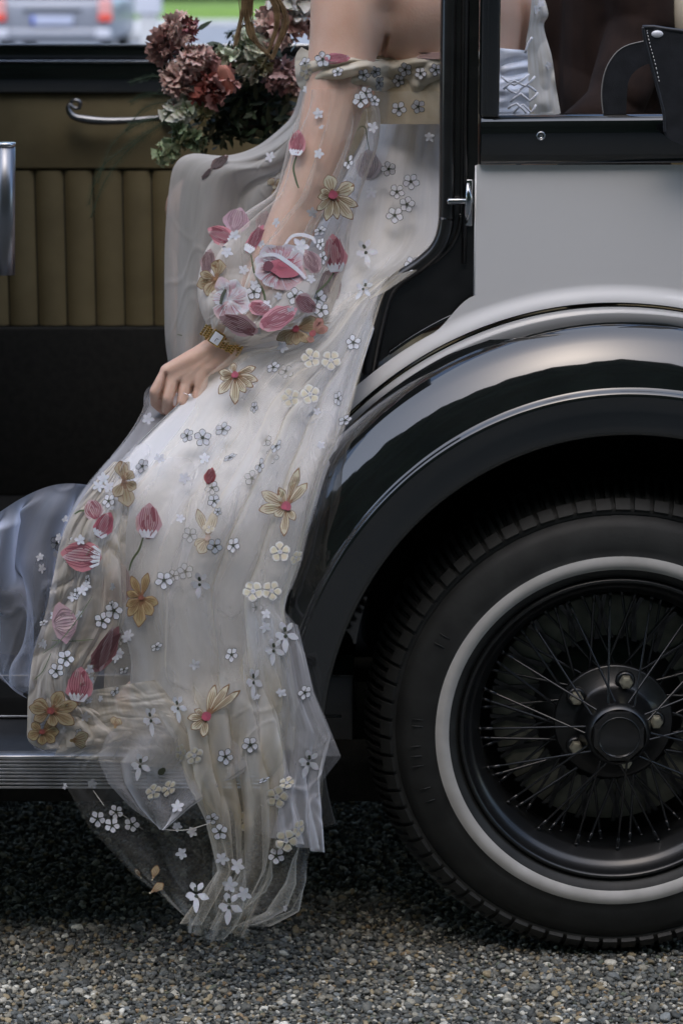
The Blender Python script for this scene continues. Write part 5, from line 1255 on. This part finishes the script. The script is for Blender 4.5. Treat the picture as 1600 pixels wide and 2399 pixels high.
for i, (x, y, r, ci, co_) in enumerate([(500, 190, .034, RO, ROL), (480, 205, .028, (.20, .05, .04), (.28, .08, .06))]): ruffle(U(x, y, yb - .02), r, ci, co_, 46, 40 + i, 'rose', .08)
for i, (x, y, r, ci, co_) in enumerate([(522, 130, .022, PG, PGL), (565, 100, .026, PG, PGL), (590, 115, .022, (.4, .42, .3), PGL), (405, 255, .024, (.3, .36, .2), WT), (432, 245, .022, PG, PGL), (385, 350, .022, PG, (.36, .44, .28)), (418, 312, .026, (.10, .16, .06), (.3, .38, .24)), (450, 320, .020, (.06, .1, .04), (.2, .27, .16)), (668, 0, .034, (.5, .5, .45), WT), (690, 20, .02, (.5, .5, .45), WT), (570, 160, .026, (.2, .24, .15), (.36, .36, .30)), (470, 255, .02, (.3, .3, .12), (.42, .42, .24)), (600, 150, .02, (.16, .14, .04), (.3, .3, .2))]):
    ruffle(U(x, y, yb - .01), r, ci, co_, 40, 60 + i, 'green_white_bloom', .12)
# coral flower with narrow petals
for k in range(6):
    a = math.radians(60 + k * 14); p0 = U(528, 215, yb - .03); mb = MB()
    p1_ = p0 + Vector((math.cos(a + .6) * .015, -.004 * k, .035 + .006 * (k % 3))); mb.tube([p0, p0.lerp(p1_, .4), p0.lerp(p1_, .8), p1_], [.004, .010, .009, .002], 8, flat=.35); mb.build('coral_petal', simple('coral_petal', (.46, .20, .15), .6), bq)
leaf_m = simple('bouquet_leaf', (0.012, 0.026, 0.010), 0.6, c2=(0.028, 0.05, 0.022), cs=60)
V = []; F = []
for k in range(900):
    q = rng.random(); x = rng.normal(575, 75); y = rng.normal(235, 62)
    if x > 680 or x < 395 or y > 370 or (y > 330 and x > 500): continue
    c0 = U(x, y, yb + rng.uniform(-.0, .09)); s_ = rng.uniform(.007, .017); d = Vector(rng.normal(size=3)).normalized(); e = d.orthogonal().normalized()
    b0 = len(V); V += [c0 - d * s_, c0 - d * s_ * .3 + e * s_ * .4, c0 + d * s_ * .5 + e * s_ * .3, c0 + d * s_ * 1.2, c0 + d * s_ * .5 - e * s_ * .3, c0 - d * s_ * .3 - e * s_ * .4]; F.append((b0, b0 + 1, b0 + 2, b0 + 3, b0 + 4, b0 + 5))
o = mesh('leaves', V, F, leaf_m, bq, smooth=False); tag(o, kind='stuff')
mb = MB(); mb.ball(U(575, 240, yb + .07), (.055, .035, .055), 20, 14); mb.build('wrapping', simple('dark_wrap', (.016, .014, .010), .8, bump=(60, .8, .01)), bq)
fern_m = simple('fern', (0.035, 0.07, 0.04), 0.7, c2=(.06, .10, .06), cs=60)
for k, pl in enumerate([[(470, 200), (420, 185), (350, 175), (300, 190)], [(460, 215), (400, 220), (340, 215), (300, 235)], [(440, 240), (380, 235), (330, 250), (290, 300)], [(420, 260), (350, 300), (290, 350), (240, 420), (210, 500)], [(430, 250), (360, 290), (300, 330), (230, 390), (205, 470)], [(440, 260), (330, 280), (260, 330), (225, 420)], [(480, 190), (430, 210), (370, 200)], [(640, 60), (600, 62), (555, 66), (520, 78)], [(450, 230), (390, 260), (340, 275), (300, 285)]]):
    mb = MB(); P_ = pathpts(pl, 0, 12); yy = yb + .01 * k - .02
    mb.tube([U(a, b_, yy) for a, b_ in P_[::3]], .0006, 4)
    for i in range(2, len(P_) - 1):
        t_ = P_[i + 1] - P_[i - 1]; t_ = t_ / (np.hypot(*t_) + 1e-6)
        for sg in (-1, 1):
            L_ = 20 * (1 - .5 * i / len(P_)) * rs.uniform(.7, 1.2); e = (t_ * .8 + sg * np.array([-t_[1], t_[0]]) * .6) * L_
            mb.tube([U(P_[i][0], P_[i][1], yy), U(P_[i][0] + e[0], P_[i][1] + e[1] + 2, yy + rs.uniform(-.006, .006))], .00035, 3, cap=False)
    mb.build('fern_frond', fern_m, bq)
